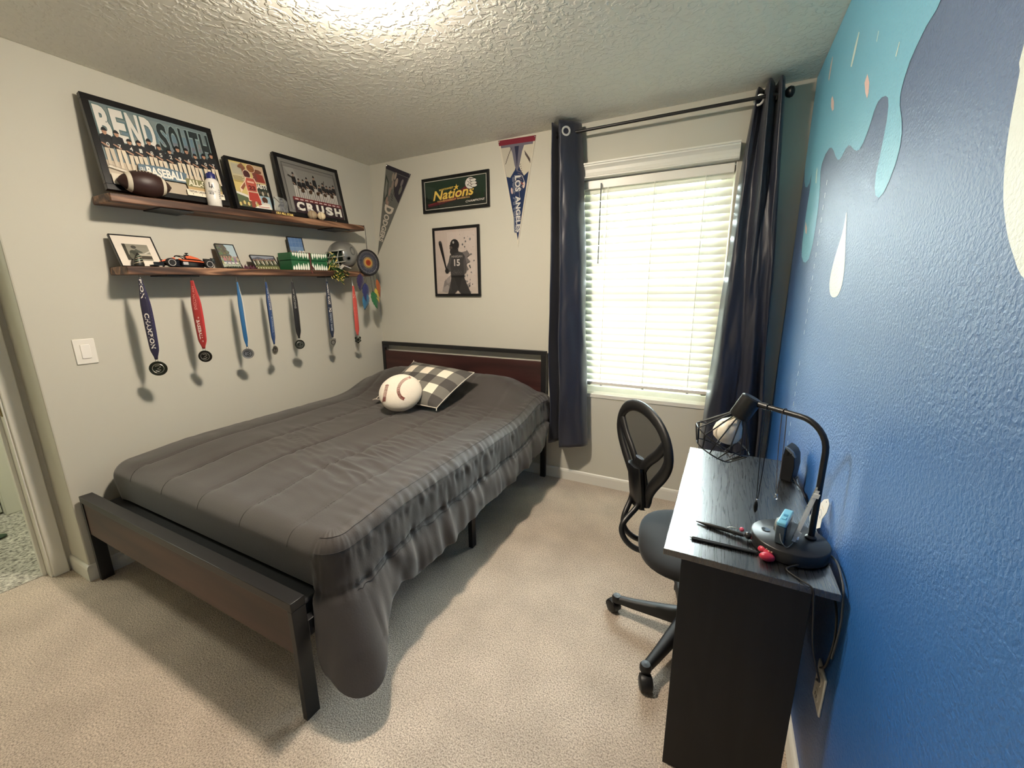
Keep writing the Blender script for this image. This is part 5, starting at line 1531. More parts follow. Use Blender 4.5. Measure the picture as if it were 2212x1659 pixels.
medal('medal on a narrow bright blue ribbon with white inner strap', -1.293, 1.478, 1.020, .022, rgb(26, 92, 142), rgb(206, 204, 196), 'disc', None, M_MEDAL_SIL, .032, -.5)
medal('edge-on silver medal on a royal blue NATIONS ribbon', -1.121, 1.480, 1.022, .034, rgb(24, 62, 116), rgb(18, 30, 62), 'disc', [('NW NATIONS', .10, .44, LT_, .42), ('* BASEBALL *', .50, .86, rgb(150, 166, 190), .34)], M_MEDAL_SIL, .029, .35)
medal('medal on a plain black NW NATIONS ribbon, fifth from the left', -.940, 1.482, 1.035, .032, rgb(16, 16, 18), rgb(14, 14, 16), 'disc', [('NW NATIONS', .12, .46, rgb(150, 148, 142), .38)], M_MEDAL_DARK, .032, -.3, [('NW NATIONS', .48, .84, LT_, .5)])
medal('shield shaped medal on a dark blue PERFECT GAME ribbon', -.668, 1.492, 1.018, .036, rgb(20, 34, 58), rgb(16, 24, 44), 'shield', [('PERFECT GAME', .04, .40, LT_, .42), ('PG', .46, .54, LT_, .55), ('PERFECT GAME', .56, .88, rgb(170, 178, 190), .36)], M_MEDAL_SIL, .030, -.1)
medal('crown shaped medal on a coral red ribbon, nearest the corner', -.430, 1.462, 1.014, .036, rgb(206, 82, 72), rgb(186, 72, 40), 'crest', [('N', .16, .24, rgb(236, 190, 176), .7), ('III', .42, .60, rgb(232, 180, 168), .6)], M_MEDAL_DARK, .028, -.2)

# ------------------------------------------------------------------ light switch
sw = thing('light_switch', 'white square rocker light switch on the beige wall left of the medals', 'light switch', (0, -1.96, 1.145))
MB().bounds((0.0002, -2.000, 1.085), (0.006, -1.922, 1.205)).build('wall_plate', M_WHITEPL, sw, bevel=.0025)
MB().bounds((0.0055, -1.978, 1.112), (0.010, -1.944, 1.178)).build('rocker', mat('rocker_white', rgb(244, 240, 232), .3), sw, bevel=.0015)

# ================================================================== BACK WALL PICTURES
def wall_xz(x, z, off=0.002): return Vector((x, -off, z))
t_, P = picture('picture_frame', 'wide dark green framed tournament champions plaque on the window wall', (0.543, -0.016, 2.014), (1, 0, 0), (0, 0, 1), 0.604, 0.250, 0.013, 0.0155, cat='plaque')
P.rect(0, 0, 1, 1, rgb(18, 26, 22)); P.rect(.03, .08, .97, .92, rgb(28, 52, 38)); P.rect(.03, .08, .97, .40, rgb(20, 30, 26)); P.frame_line(.010, .0035, WHT)
for k in range(16):
    u = .05 + k * .058; h = .28 + .16 * rn.random(); P.poly([(u - .028, .25), (u + .028, .25), (u, .25 + h)], rgb(16 + k % 3 * 5, 30 + k % 4 * 6, 24))
P.poly([(.08, .16), (.5, .26), (.78, .62), (.86, .70), (.74, .74), (.42, .34), (.06, .22)], rgb(112, 34, 40)); P.poly([(.06, .12), (.34, .20), (.30, .26), (.08, .18)], rgb(80, 26, 40))
P.text('NORTHWEST', .26, .60, .49, .66, rgb(226, 196, 92), bold=.03, skew=.04)
sp_ = []
for k in range(10):
    a = PI / 2 + k * PI / 5; r = .075 if k % 2 == 0 else .03
    sp_.append((.535 + r * .55 * math.cos(a), .66 + r * 1.35 * math.sin(a)))
P.poly(sp_, rgb(236, 200, 84))
P.text('Nations', .15, .30, .80, .62, rgb(96, 60, 26), bold=.045, shear=.25, skew=.05); P.text('Nations', .155, .315, .80, .615, rgb(238, 206, 96), bold=.02, shear=.25, skew=.05)
P.text('TOURNAMENT BASEBALL', .22, .25, .74, .30, rgb(210, 160, 100), bold=.03, skew=.04)
P.text('CHAMPIONS', .67, .145, .955, .21, WHT, bold=.015, shear=.3, skew=.02)
P.ell(.755, .72, .085, .19, K); P.ell(.75, .725, .078, .175, WHT)
for k in range(3): P.ell(.79 + .006 * k, .80 - k * .085, .05, .055, K); P.ell(.792 + .006 * k, .803 - k * .085, .044, .043, WHT)
P.line([(.70, .80), (.74, .74), (.70, .64)], .003, K); P.line([(.73, .86), (.80, .84)], .004, K); P.line([(.70, .70), (.75, .62)], .003, K)
P.build('print', t_)

t_, P = picture('picture_frame', 'black framed grey picture of a batter seen from behind, number 15', (0.624, -0.018, 1.376), (1, 0, 0), (0, 0, 1), 0.430, 0.524, 0.020, 0.0175)
P.rect(0, 0, 1, 1, rgb(206, 192, 182)); P.rect(.30, .10, .95, .96, rgb(212, 199, 190))
for k in range(46):
    a = rn.random(); u = .60 + .34 * rn.random(); v = .10 + .84 * rn.random(); r = .004 + .018 * rn.random() ** 2
    P.ell(u, v, r, r * .9, rgb(*[60 + rn.randint(0, 110)] * 3), 8)
DG = rgb(58, 56, 56); BK = rgb(26, 25, 26)
P.poly([(.62, .64), (.78, .66), (.84, .60), (.76, .56), (.84, .50), (.74, .46), (.80, .38), (.70, .34), (.62, .40)], rgb(112, 106, 104)); P.poly([(.20, .20), (.36, .30), (.34, .05), (.24, .02), (.14, .04)], rgb(150, 142, 138)); P.poly([(.66, .12), (.84, .18), (.76, .08), (.86, .02), (.66, .0)], rgb(146, 138, 134))
P.poly([(.28, 0), (.44, 0), (.52, .06), (.60, 0), (.84, 0), (.74, .16), (.68, .27), (.38, .27), (.34, .14)], rgb(50, 48, 48)); P.poly([(.44, .27), (.56, .05), (.64, .27)], rgb(38, 37, 38))
P.rect(.37, .26, .69, .295, BK)
P.poly([(.37, .29), (.69, .29), (.72, .40), (.70, .50), (.72, .58), (.66, .64), (.56, .66), (.46, .65), (.36, .60), (.32, .50), (.36, .40)], DG)
P.poly([(.32, .50), (.36, .60), (.40, .56), (.36, .44), (.38, .38), (.30, .33), (.25, .36), (.28, .44)], rgb(78, 75, 74)); P.ell(.275, .365, .045, .04, BK)
P.poly([(.69, .30), (.74, .34), (.76, .46), (.72, .58), (.68, .5)], rgb(78, 75, 74))
for k in range(8): P.line([(.40 + .03 * k, .34 + .02 * (k % 3)), (.46 + .025 * k, .31 + .015 * (k % 2))], .002, rgb(104, 100, 98))
P.text('15', .46, .435, .60, .54, rgb(196, 190, 184), bold=.03); P.text('MINIGAN', .40, .565, .66, .60, rgb(150, 145, 140), bold=.02)
P.poly([(.42, .64), (.58, .64), (.56, .70), (.44, .70)], rgb(46, 44, 44)); P.ell(.485, .765, .105, .085, rgb(32, 31, 32)); P.poly([(.36, .75), (.42, .79), (.46, .76), (.38, .735)], BK); P.ell(.40, .715, .035, .03, rgb(90, 80, 74)); P.ell(.46, .80, .02, .02, rgb(170, 166, 162)); P.ell(.43, .66, .06, .05, rgb(46, 44, 44))
P.poly([(.10, .80), (.14, .82), (.175, .81), (.29, .36), (.265, .35)], BK); P.ell(.138, .815, .035, .02, rgb(60, 58, 56))
for k in range(14): P.line([(.24 + .01 * k, .24 - .015 * k), (.19 + .014 * k, .10 + .008 * k)], .0015, rgb(96, 90, 88))
P.build('print', t_)

def pennant(label, TL, TR, TIP, base, stripe, edge, paint, txt):
    """felt pennant pinned to the window wall; TL/TR/TIP are (x, z)"""
    TL, TR, TIP = [Vector((p[0], p[1])) for p in (TL, TR, TIP)]
    t2 = thing('pennant', label, 'pennant', ((TL.x + TR.x) / 2, 0, TIP.y))
    MB().prism([(TL.x, TL.y), (TIP.x, TIP.y), (TR.x, TR.y)], (0, -0.0012, 0), (1, 0, 0), (0, 0, 1), (0, -1, 0), .0022).build('felt', mat('felt_%d' % int(edge[0] * 999), edge, .9), t2, smooth=False)
    mid = (TL + TR) / 2; AX = (TIP - mid); L = AX.length; Wd = (TR - TL).length
    # print frame: u across (left->right at the top), v along from top (1) to the tip (0)
    P_ = Print((TL.x, -0.0035, TL.y), (1, 0, 0), (0, 0, 1), (0, -1, 0), 1, 1, layer=0.00012)
    def cv(u, v):
        top = TL + (TR - TL) * u
        q = TIP + (top - TIP) * v
        return (q.x - TL.x, q.y - TL.y)
    class PP:
        def poly(s_, pts, c): P_.poly([cv(*p) for p in pts], c); return s_
        def ell(s_, u, v, ru, rv, c, n=16): P_.poly([cv(u + ru * math.cos(2 * PI * k / n), v + rv * math.sin(2 * PI * k / n)) for k in range(n)], c)
        def line(s_, pts, wd, c): P_.line([cv(*p) for p in pts], wd, c)
    paint(PP())
    # lettering in straight coordinates along the axis
    a = AX.normalized(); r = Vector((-a.y, a.x)) * 1.0
    if r.x < 0: r = -r
    for (s__, d0, d1, h0, h1, off, c_, b_, persp) in txt:
        vs, fs_ = text_mesh(s__, b_, 0, 1.0)
        P_.l += 1
        out = []
        for x, y in vs:
            d = d0 + (d1 - d0) * x; hh = h0 + (h1 - h0) * x
            q = mid + a * d + r * (off + hh * (y - .5))
            out.append(P_.pt(q.x - TL.x, q.y - TL.y))
        P_.mb.add(out, fs_, 0, c_)
    P_.build('print', t2, M_FELT)
    for p in (TL + (TR - TL) * .03 + AX * .012, TR + (TL - TR) * .03 + AX * .012):
        MB().lathe([(.005, 0), (.005, .002), (.003, .004), (0, .0045)], (p.x, -.0036, p.y), (0, -1, 0), 10).build('pin', M_CHROME, t2)
    return t2
def paint_grey(p):
    G = rgb(104, 104, 98)
    p.poly([(.02, .995), (.98, .995), (.5, .01)], G)
    p.poly([(.0, 1), (1, 1), (1, .955), (0, .955)], rgb(46, 42, 50))
    p.poly([(.40, .95), (.98, .95), (.98, .66), (.62, .72), (.5, .85)], rgb(50, 46, 54))
    p.poly([(.04, .90), (.20, .84), (.26, .70), (.10, .60), (.02, .70)], rgb(58, 66, 58)); p.poly([(.08, .86), (.17, .82), (.21, .71), (.11, .65), (.05, .72)], rgb(118, 120, 112))
    for (u, v, ru, rv, c) in ((.36, .90, .05, .045, (150, 138, 124)), (.46, .92, .04, .04, (164, 150, 136)), (.56, .86, .06, .05, (156, 140, 128)), (.42, .82, .05, .05, (140, 126, 116)), (.34, .74, .05, .05, (150, 128, 116)), (.26, .64, .06, .04, (150, 124, 110)), (.36, .60, .06, .04, (158, 134, 122)), (.80, .88, .05, .04, (120, 112, 112)), (.84, .80, .06, .05, (110, 108, 98))):
        p.ell(u, v, ru, rv, rgb(*c))
    for k in range(9): p.line([(.44 + .03 * (k % 5), .88 - .03 * k), (.56 + .02 * (k % 4), .80 - .02 * k)], .004, rgb(40, 38, 40))
pennant('grey felt baseball pennant with striped art, tilted in the corner', (0.186, 2.424), (0.432, 2.319), (0.016, 1.722), None, None, rgb(112, 110, 102), paint_grey,
        [('D', .290, .352, .100, .092, .004, rgb(206, 196, 180), .05, 0), ('ODGERS', .360, .588, .060, .046, .000, rgb(196, 188, 174), .04, 0)])
def paint_blue(p):
    p.poly([(.045, .995), (.955, .995), (.5, .065)], rgb(24, 44, 82))
    p.poly([(.04, .99), (.5, .99), (.5, .80), (.42, .72), (.22, .655), (.07, .665)], rgb(190, 184, 168)); p.poly([(.5, .99), (.96, .99), (.96, .70), (.78, .66), (.62, .72), (.52, .80)], rgb(202, 196, 178))
    p.poly([(.24, .99), (.76, .99), (.66, .88), (.58, .75), (.5, .70), (.42, .76), (.36, .88)], rgb(104, 102, 116)); p.poly([(.42, .99), (.58, .99), (.53, .84), (.5, .74), (.47, .84)], rgb(44, 46, 70)); p.poly([(.05, .97), (.95, .97), (.95, .93), (.05, .93)], rgb(110, 106, 118))
    p.poly([(0, 1), (1, 1), (1, .952), (0, .952)], rgb(122, 34, 50))
    for k in range(7):
        p.line([(.10 + k * .035, .78 + k * .02), (.15 + k * .035, .80 + k * .02)], .004, rgb(74, 62, 62)); p.line([(.74 + k * .03, .88 - k * .012), (.77 + k * .03, .84 - k * .012)], .004, rgb(74, 62, 62)); p.line([(.60 + .02 * k, .76 - .02 * k), (.64 + .02 * k, .77 - .02 * k)], .003, rgb(80, 66, 66))
    for k in range(8): p.line([(.52 + .012 * k, .71 - .022 * k), (.68 + .012 * k, .69 - .022 * k)], .006, rgb(96, 92, 104)); p.line([(.34 - .012 * k, .66 - .02 * k), (.42 - .006 * k, .64 - .02 * k)], .006, rgb(92, 90, 104))
    p.line([(.40, .665), (.72, .66), (.84, .60)], .004, rgb(190, 190, 192)); p.line([(.60, .60), (.64, .47), (.70, .46)], .004, rgb(130, 130, 140))
    p.ell(.82, .575, .06, .03, rgb(214, 192, 182)); p.ell(.24, .53, .05, .03, rgb(206, 180, 174)); p.line([(.70, .60), (.80, .575)], .006, rgb(150, 70, 60))
pennant('blue felt pennant with white LOS ANGELES lettering beside the left curtain', (1.221, 2.434), (1.509, 2.425), (1.371, 1.723), None, None, rgb(208, 202, 186), paint_blue,
        [('LOS  ANGELES', .244, .612, .062, .040, -.006, rgb(96, 104, 124), .05, 0), ('LOS  ANGELES', .240, .608, .046, .030, .008, rgb(214, 212, 206), .03, 0)])

# ================================================================== DESK
M_DESK = wood('black_oak_grain', rgb(12, 12, 13), rgb(16, 16, 17), rgb(24, 25, 25), 40, (6.0, 0.20, 1.0), 0.30, 0.10, 0.0003, spec=1.0, knots=False, gloss_var=0.08)
_b = M_DESK.node_tree.nodes['Principled BSDF']; _b.inputs['Coat Weight'].default_value = 1.0; _b.inputs['Coat IOR'].default_value = 1.8; _b.inputs['Coat Roughness'].default_value = 0.27
M_DESKSIDE = wood('black_board', rgb(9, 9, 10), rgb(13, 13, 14), rgb(18, 18, 19), 22, (1.0, 1.0, 0.14), 0.55, 0.15, 0.0008, knots=False)
DX0, DX1, DYN, DYF, DZT = 2.643, 3.022, -1.735, -0.93, 0.742
desk = thing('desk', 'small black wood grain desk against the blue wall', 'desk', (2.83, -1.33, 0))
tp = MB().prism([(DX0, DYN), (DX1, DYN - 0.006), (DX1, DYF), (DX0 + 0.012, DYF)], (0, 0, DZT - 0.018), (1, 0, 0), (0, 1, 0), (0, 0, 1), 0.018)
tp.build('desk_top', M_DESK, desk, bevel=0.0015)
for y in (DYN + 0.026, DYF - 0.030):
    MB().bounds((DX0 + 0.045, y, 0.0), (DX1 - 0.045, y + 0.016, DZT - 0.0185)).build('side_panel', M_DESKSIDE, desk, bevel=0.0012)
MB().bounds((DX1 - 0.075, DYN + 0.043, 0.36), (DX1 - 0.062, DYF - 0.031, DZT - 0.0185)).build('back_panel', M_DESKSIDE, desk, bevel=0.001)
MB().bounds((DX0 + 0.10, DYN + 0.043, 0.05), (DX0 + 0.112, DYN + 0.043 + 0.0, 0.06)) if False else None

# ================================================================== OFFICE CHAIR
CHX, CHY, PSI = 2.715, -1.205, math.radians(8)
ch = thing('office_chair', 'black mesh back swivel chair tucked under the desk', 'chair', (CHX, CHY, 0), local=True, rotz=PSI)
M_SEAT = mat('chair_fabric', rgb(18, 18, 19), 0.9, bump=(700, .3, .001), sheen=.15)
M_FRAME = mat('chair_plastic', rgb(15, 15, 16), 0.5, bump=(500, .1, .0006))
def cb(name, mb_, m_, par=None, **k):
    o = mb_.build(name, m_, None, **k); o.parent = par or ch
    return o
# base: local x points to the front of the chair
for wang in (102, 174, 246, 318, 30):
    a = math.radians(wang) - PSI
    d = Vector((math.cos(a), math.sin(a), 0)); s_ = Vector((-d.y, d.x, 0))
    b_ = MB(); R0, R1 = 0.025, 0.292
    vs = []
    for r, hw, z0, z1 in ((R0, .024, .085, .150), (.10, .022, .078, .128), (.22, .018, .066, .098), (R1, .016, .062, .086)):
        for sx, z in ((-hw, z0), (hw, z0), (hw, z1 - .008), (hw * .6, z1), (-hw * .6, z1), (-hw, z1 - .008)):
            vs.append(d * r + s_ * sx + Vector((0, 0, z)))
    fs = []
    for i in range(3):
        for k in range(6): fs.append([i * 6 + k, i * 6 + (k + 1) % 6, (i + 1) * 6 + (k + 1) % 6, (i + 1) * 6 + k])
    fs.append([18 + k for k in range(6)]); fs.append([5, 4, 3, 2, 1, 0])
    b_.add(vs, fs)
    b_.lathe([(.018, .060), (.021, .066), (.021, .082), (.016, .090), (0, .092)], d * R1, (0, 0, 1), 16)
    leg = cb('leg', b_, M_FRAME, angle=50)
    rot = math.radians((wang * 7) % 360)
    cd = Vector((math.cos(rot), math.sin(rot), 0)); cs = Vector((-cd.y, cd.x, 0)); cc_ = d * R1 + cd * .018
    k_ = MB()
    for sg in (-1, 1):
        k_.lathe([(.004, 0), (.022, 0), (.026, .003), (.026, .014), (.021, .018), (.004, .018)], cc_ + cs * (sg * .005) + Vector((0, 0, .0265)), cs * sg, 18)
    pts = [cc_ + cd * (.029 * math.cos(t)) + Vector((0, 0, .0265 + .030 * math.sin(t))) for t in [PI * 1.15 * q / 10 - .25 for q in range(11)]]
    k_.tube(pts, 1.0, 8, flat=(.019, .003), ref=[(p - (cc_ + Vector((0, 0, .0265)))).normalized() for p in pts])
    k_.tube([d * R1 + Vector((0, 0, .05)), d * R1 + Vector((0, 0, .066))], .007, 8)
    o = k_.build('caster', M_BLACKPLASTIC, None, angle=50); o.parent = leg
cb('gas_lift', MB().lathe([(.036, .075), (.036, .150), (.027, .155), (.027, .285), (.015, .286), (.015, .40)], (0, 0, 0), (0, 0, 1), 24), M_FRAME)
cb('mechanism', MB().box((0.0, 0, .402), (.20, .14, .034)), M_FRAME, bevel=.006)
sm = MB()
def seatfn(u, v):
    t = 2 * PI * u
    e = 2.9; c_, s_ = math.cos(t), math.sin(t)
    r = (abs(c_) ** e + abs(s_) ** e) ** (-1 / e)
    px, py = .222 * r * c_ * (1.0), .232 * r * s_
    ph = PI * v; k = math.sin(ph) ** .36 if 0 < v < 1 else 0
    z = .448 + .034 * math.copysign(abs(math.cos(ph)) ** .8, math.cos(ph))
    if px > .1: z -= .25 * (px * k - .1) ** 2 * 4 if px * k > .1 else 0
    return Vector((.012 + px * k, py * k, z))
sm.grid(seatfn, 56, 22, closed_u=True)
cb('seat', sm, M_SEAT, weld=True, angle=80)
# backrest: z from ZB to ZT, half width hw(z), cupped forward, leaning back
ZB, ZT = .565, .952
BKX, BKY, BPS = 2.497, -1.134, 0.643                    # the backrest is swung round on its support
MBK = (Matrix.Translation(Vector((CHX, CHY, 0))) @ Matrix.Rotation(PSI, 4, 'Z')).inverted() @ Matrix.Translation(Vector((BKX, BKY, 0))) @ Matrix.Rotation(BPS, 4, 'Z')
def cbk(name, mb_, m_, **k):
    mb_.v = [tuple(MBK @ Vector(p)) for p in mb_.v]
    return cb(name, mb_, m_, **k)
def bx(y, z):
    return -.063 * (z - .56) - .010 * math.sin(min(max((z - .56) / .4, 0), 1) * PI) + .15 * y * y
def hw(z):
    t = (z - ZB) / (ZT - ZB)
    if t < .62: return .050 + (.204 - .050) * smst(0, .66, t) ** 1.0
    return .204 * math.sqrt(max(0, 1 - ((t - .60) / .41) ** 2.4)) if t < 1 else 0
def bp3(y, z): return Vector((bx(y, z), y, z))
def bnorm(y, z):
    a = bp3(y + .002, z) - bp3(y - .002, z); b_ = bp3(y, z + .002) - bp3(y, z - .002)
    return a.cross(b_).normalized()
out = []
for k in range(25): z = ZB + (ZT - .006 - ZB) * k / 24; out.append((hw(z), z))
for q in (.75, .5, .25, 0, -.25, -.5, -.75):
    w0 = hw(ZT - .006); out.append((w0 * q, ZT - .006 + .010 * (1 - q * q)))
for k in range(24, -1, -1): z = ZB + (ZT - .006 - ZB) * k / 24; out.append((-hw(z), z))
b_ = MB()
b_.tube([bp3(y, z) for y, z in out], 1.0, 10, closed=True, flat=(.024, .013), ref=[bnorm(y, z) for y, z in out])
for sg in (-1, 1):
    brp = [(sg * .012, .56), (sg * .014, .64), (sg * .026, .70), (sg * .070, .755), (sg * .128, .805), (sg * .178, .865)]
    b_.tube([bp3(*catmull(brp, k / 16)) for k in range(17)], 1.0, 10, flat=(.020, .011), ref=[bnorm(*catmull(brp, k / 16)) for k in range(17)])
b_.tube([bp3(0, .535 + .03 * k) + Vector((0, 0, 0)) for k in range(8)], [1.5, 1.9, 2.0, 2.0, 1.9, 1.7, 1.5, 1.1], 12, flat=(.027, .009), ref=Vector((1, 0, .2)))
cbk('back_frame', b_, M_FRAME, angle=60)
mm = bpy.data.materials.new('chair_mesh'); mm.use_nodes = True
n = mm.node_tree; pb = n.nodes['Principled BSDF']; pb.inputs['Base Color'].default_value = rgb(26, 26, 27); pb.inputs['Roughness'].default_value = .7; pb.inputs['Alpha'].default_value = .80
b_ = MB()
b_.grid(lambda u, v: bp3((u - .5) * 2 * max(hw(ZB + (ZT - .004 - ZB) * v), .004), ZB + (ZT - .004 - ZB) * v), 16, 28)
cbk('back_mesh', b_, mm, angle=80)
b_ = MB()
for k in range(1):
    vs = []
    prof = [(-.055, 0), (.055, 0), (.050, .016), (.030, .028), (-.030, .028), (-.050, .016)]
    secs = [(.530, .80), (.56, 1), (.66, 1.0), (.70, .98), (.715, .86)]
    for z, s_ in secs:
        for y, t in prof: vs.append((bx(0, z) - .012 - t * s_, y * s_, z))
    fs = []
    for i in range(4):
        for q in range(6): fs.append([i * 6 + q, i * 6 + (q + 1) % 6, (i + 1) * 6 + (q + 1) % 6, (i + 1) * 6 + q])
    fs.append([0, 1, 2, 3, 4, 5]); fs.append([24 + q for q in (5, 4, 3, 2, 1, 0)])
    b_.add(vs, fs)
cbk('back_cover', b_, mat('chair_gloss', rgb(17, 17, 18), .28), bevel=.003)
cbk('screw', MB().lathe([(.006, 0), (.006, .003), (0, .004)], (bx(.0, .60) + .0, -.060, .60), (0, -1, 0), 12), M_CHROME)
for sg in (-1, 1):
    b_ = MB()
    q = [MBK @ Vector((-.026, sg * .030, .60)), MBK @ Vector((-.034, sg * .030, .545))]
    pth = [tuple(q[0]), tuple(q[1]), (-.272, sg * .032 + .03, .49), (-.268, sg * .033 + .012, .445), (-.225, sg * .036, .412), (-.15, sg * .038, .402), (-.05, sg * .04, .402)]
    b_.tube([catmull(pth, k / 30) for k in range(31)], .0115, 12)
    cb('back_support_tube', b_, M_BLACKMETAL)

# ================================================================== DESK LAMP
DT = DZT
lp = thing('desk_lamp', 'black desk lamp with wire cage shade and round base', 'lamp', (2.937, -1.585, DT))
LBX, LBY = 2.938, -1.588
MB().lathe([(.084, .0005), (.088, .003), (.088, .030), (.085, .0335), (0, .0345)], (LBX, LBY, DT), (0, 0, 1), 48).build('base', M_BLACKMETAL, lp, angle=50)
MB().lathe([(.009, 0), (.010, .001), (0, .0015)], (2.884, -1.580, DT + .0345), (0, 0, 1), 16).build('touch_switch', M_CHROME, lp)
px_, py_ = 2.985, -1.574
b_ = MB()
pth = [(px_, py_, DT + .034), (px_, py_, .90), (px_, py_, 1.015)]
for k in range(1, 9):
    a = PI / 2 * k / 8; r = .072
    dd = Vector((-.75, .66, 0)).normalized()
    pth.append((px_ + dd.x * r * (1 - math.cos(a)), py_ + dd.y * r * (1 - math.cos(a)), 1.015 + r * math.sin(a)))
end = (2.846, -1.452, 1.089)
pth.append(end)
b_.tube(pth, .0075, 12); b_.lathe([(.013, 0), (.013, .004), (.008, .008)], (px_, py_, DT + .0345), (0, 0, 1), 16)
b_.build('stem', M_BLACKMETAL, lp)
b_ = MB(); b_.tube([(2.866, -1.469, 1.088), (2.826, -1.434, 1.090)], .0092, 12); b_.ball((2.822, -1.430, 1.086), .012, None, 12, 8)
b_.build('pivot', M_BLACKMETAL, lp)
S0 = Vector((2.820, -1.432, 1.090)); AXL = Vector((-.44, -.02, -.90)).normalized()
X_ = AXL.cross(Vector((0, 1, 0))).normalized(); Y_ = AXL.cross(X_)
MB().lathe([(0, -.016), (.024, -.016), (.0285, -.012), (.0285, .050), (.025, .055), (0, .055)], S0, AXL, 24).build('socket', M_BLACKMETAL, lp)
bb = MB(); bb.lathe([(.012, .050), (.014, .060), (.020, .070), (.033, .084), (.040, .103), (.0385, .122), (.028, .138), (.012, .1445), (0, .1455)], S0, AXL, 28)
bb.build('bulb', mat('bulb_white', rgb(238, 228, 208), .35), lp, angle=80)
nw = 14
for k in range(nw):
    t = 2 * PI * k / nw; rd = X_ * math.cos(t) + Y_ * math.sin(t)
    w_ = MB(); w_.tube([S0 + AXL * .050 + rd * .0235, S0 + AXL * .058 + rd * .028, S0 + AXL * .132 + rd * .083, S0 + AXL * .1385 + rd * .083, S0 + AXL * .181 + rd * .056], .0020, 6)
    w_.build('cage_wire', M_BLACKMETAL, lp)
for ax_, r in ((.1352, .083), (.181, .056)):
    w_ = MB(); w_.tube([S0 + AXL * ax_ + (X_ * math.cos(2 * PI * k / 28) + Y_ * math.sin(2 * PI * k / 28)) * r for k in range(28)], .0022, 6, closed=True)
    w_.build('cage_ring', M_BLACKMETAL, lp)
def cord(name, label, pts, r, m_, cat='cable', n=40, lift=True):
    b_ = MB(); b_.tube([catmull(pts, k / n) for k in range(n + 1)], r, 6)
    o = b_.build(name, m_, None); tag(o, label, cat); return o
M_CORD = mat('black_cord', rgb(20, 20, 21), .5)
b_ = MB()
cp = [(LBX + .01, LBY - .087, DT + .010), (2.922, -1.695, DT + .003), (2.945, -1.725, DT + .003), (2.966, -1.745, DT + .002), (2.972, -1.752, DT - .03), (2.985, -1.752, .60), (3.012, -1.735, .50), (3.020, -1.69, .46), (3.026, -1.665, .435)]
b_.tube([catmull(cp, k / 60) for k in range(61)], .0022, 6); b_.build('power_cord', M_CORD, lp)

# necklaces hanging from the lamp arm
def arm_pt(t): return Vector((2.846, -1.452, 1.089)) * (1 - t) + Vector((2.932, -1.527, 1.087)) * t
M_CHAIN = mat('chain_dark', rgb(96, 92, 86), .35, .8)
def necklace(label, t, drop, pend, m_, rad, spread):
    a = arm_pt(t); adir = (arm_pt(1) - arm_pt(0)).normalized(); side = Vector((-adir.y, adir.x, 0))
    t_ = thing('necklace', label, 'necklace', (a.x, a.y, a.z - drop))
    b_ = MB()
    top = [a + side * (.0095 * math.cos(q)) + Vector((0, 0, .0095 * math.sin(q))) for q in [PI * k / 8 for k in range(9)]]
    bot = a + Vector((0, 0, -drop)) + side * spread
    def strand(p, sg):
        return [p * (1 - k / 14) + (bot + adir * .0015 * sg) * (k / 14) + side * (sg * .004 * math.sin(PI * k / 14)) for k in range(15)]
    l_ = strand(top[0], 1)[::-1] + top + strand(top[-1], -1)
    b_.tube(l_, rad, 5); b_.build('chain', m_, t_)
    pend(t_, bot)
    return t_
def p_feather(t_, q):
    MB().ball(q + Vector((0, 0, .001)), .0038, None, 10, 8).build('bead', M_CHROME, t_)
    p_ = MB(); p_.ball(q + Vector((-.001, 0, -.022)), (.0055, .0025, .019), None, 12, 10); p_.build('pendant', mat('pendant_dark', rgb(70, 72, 72), .3, .9), t_)
def p_ring(t_, q):
    p_ = MB(); p_.ball(q + Vector((0, 0, -.004)), (.004, .004, .006), None, 10, 8); p_.tube([q + Vector((.004 * math.cos(a), 0, -.013 + .004 * math.sin(a))) for a in [2 * PI * k / 12 for k in range(12)]], .0012, 5, closed=True); p_.build('pendant', M_CHROME, t_)
necklace('black cord necklace with leaf pendant hanging from the lamp arm', .22, .285, p_feather, M_CORD, .0013, .004)
necklace('thin brown chain necklace hanging from the lamp arm nearest the pole', .62, .245, p_ring, mat('chain_brown', rgb(110, 92, 82), .45, .4), .0011, .016)

# ================================================================== DESK ITEMS
# clear acrylic stand
ac = thing('acrylic_stand', 'clear acrylic stand leaning on the lamp base behind the blue camera', 'stand', (2.95, -1.59, DT + .035))
aU, aV, aN = Vector((1, -0.19, 0)).normalized(), Vector((.24, .10, .965)).normalized(), Vector((.19, .98, -.05)).normalized()
MB().prism([(0, 0), (.013, 0), (.013, .006), (.006, .010), (.006, .144), (.003, .150), (0, .150)], (2.938, -1.613, DT + .0352), aU, aV, aN, .030).build('panel', glass_mat('clear_acrylic', (.94, .96, .95, 1), milky=.16), ac, smooth=False)
ed = MB(); ed.prism([(0, 0), (.008, 0), (.008, .148), (0, .148)], (2.938, -1.6134, DT + .0356), aU, aV, -aN, .0012)
ed.build('polished_edge', glass_mat('acrylic_edge', (.95, .96, .94, 1), milky=.55), ac, smooth=False)
for v in (.018, .128):
    MB().prism([(-.001, v), (.012, v), (.012, v + .012), (-.001, v + .012)], (2.938, -1.6146, DT + .0356), aU, aV, -aN, .002).build('clip', mat('clip_clear', rgb(222, 224, 216), .2), ac, bevel=.0006)

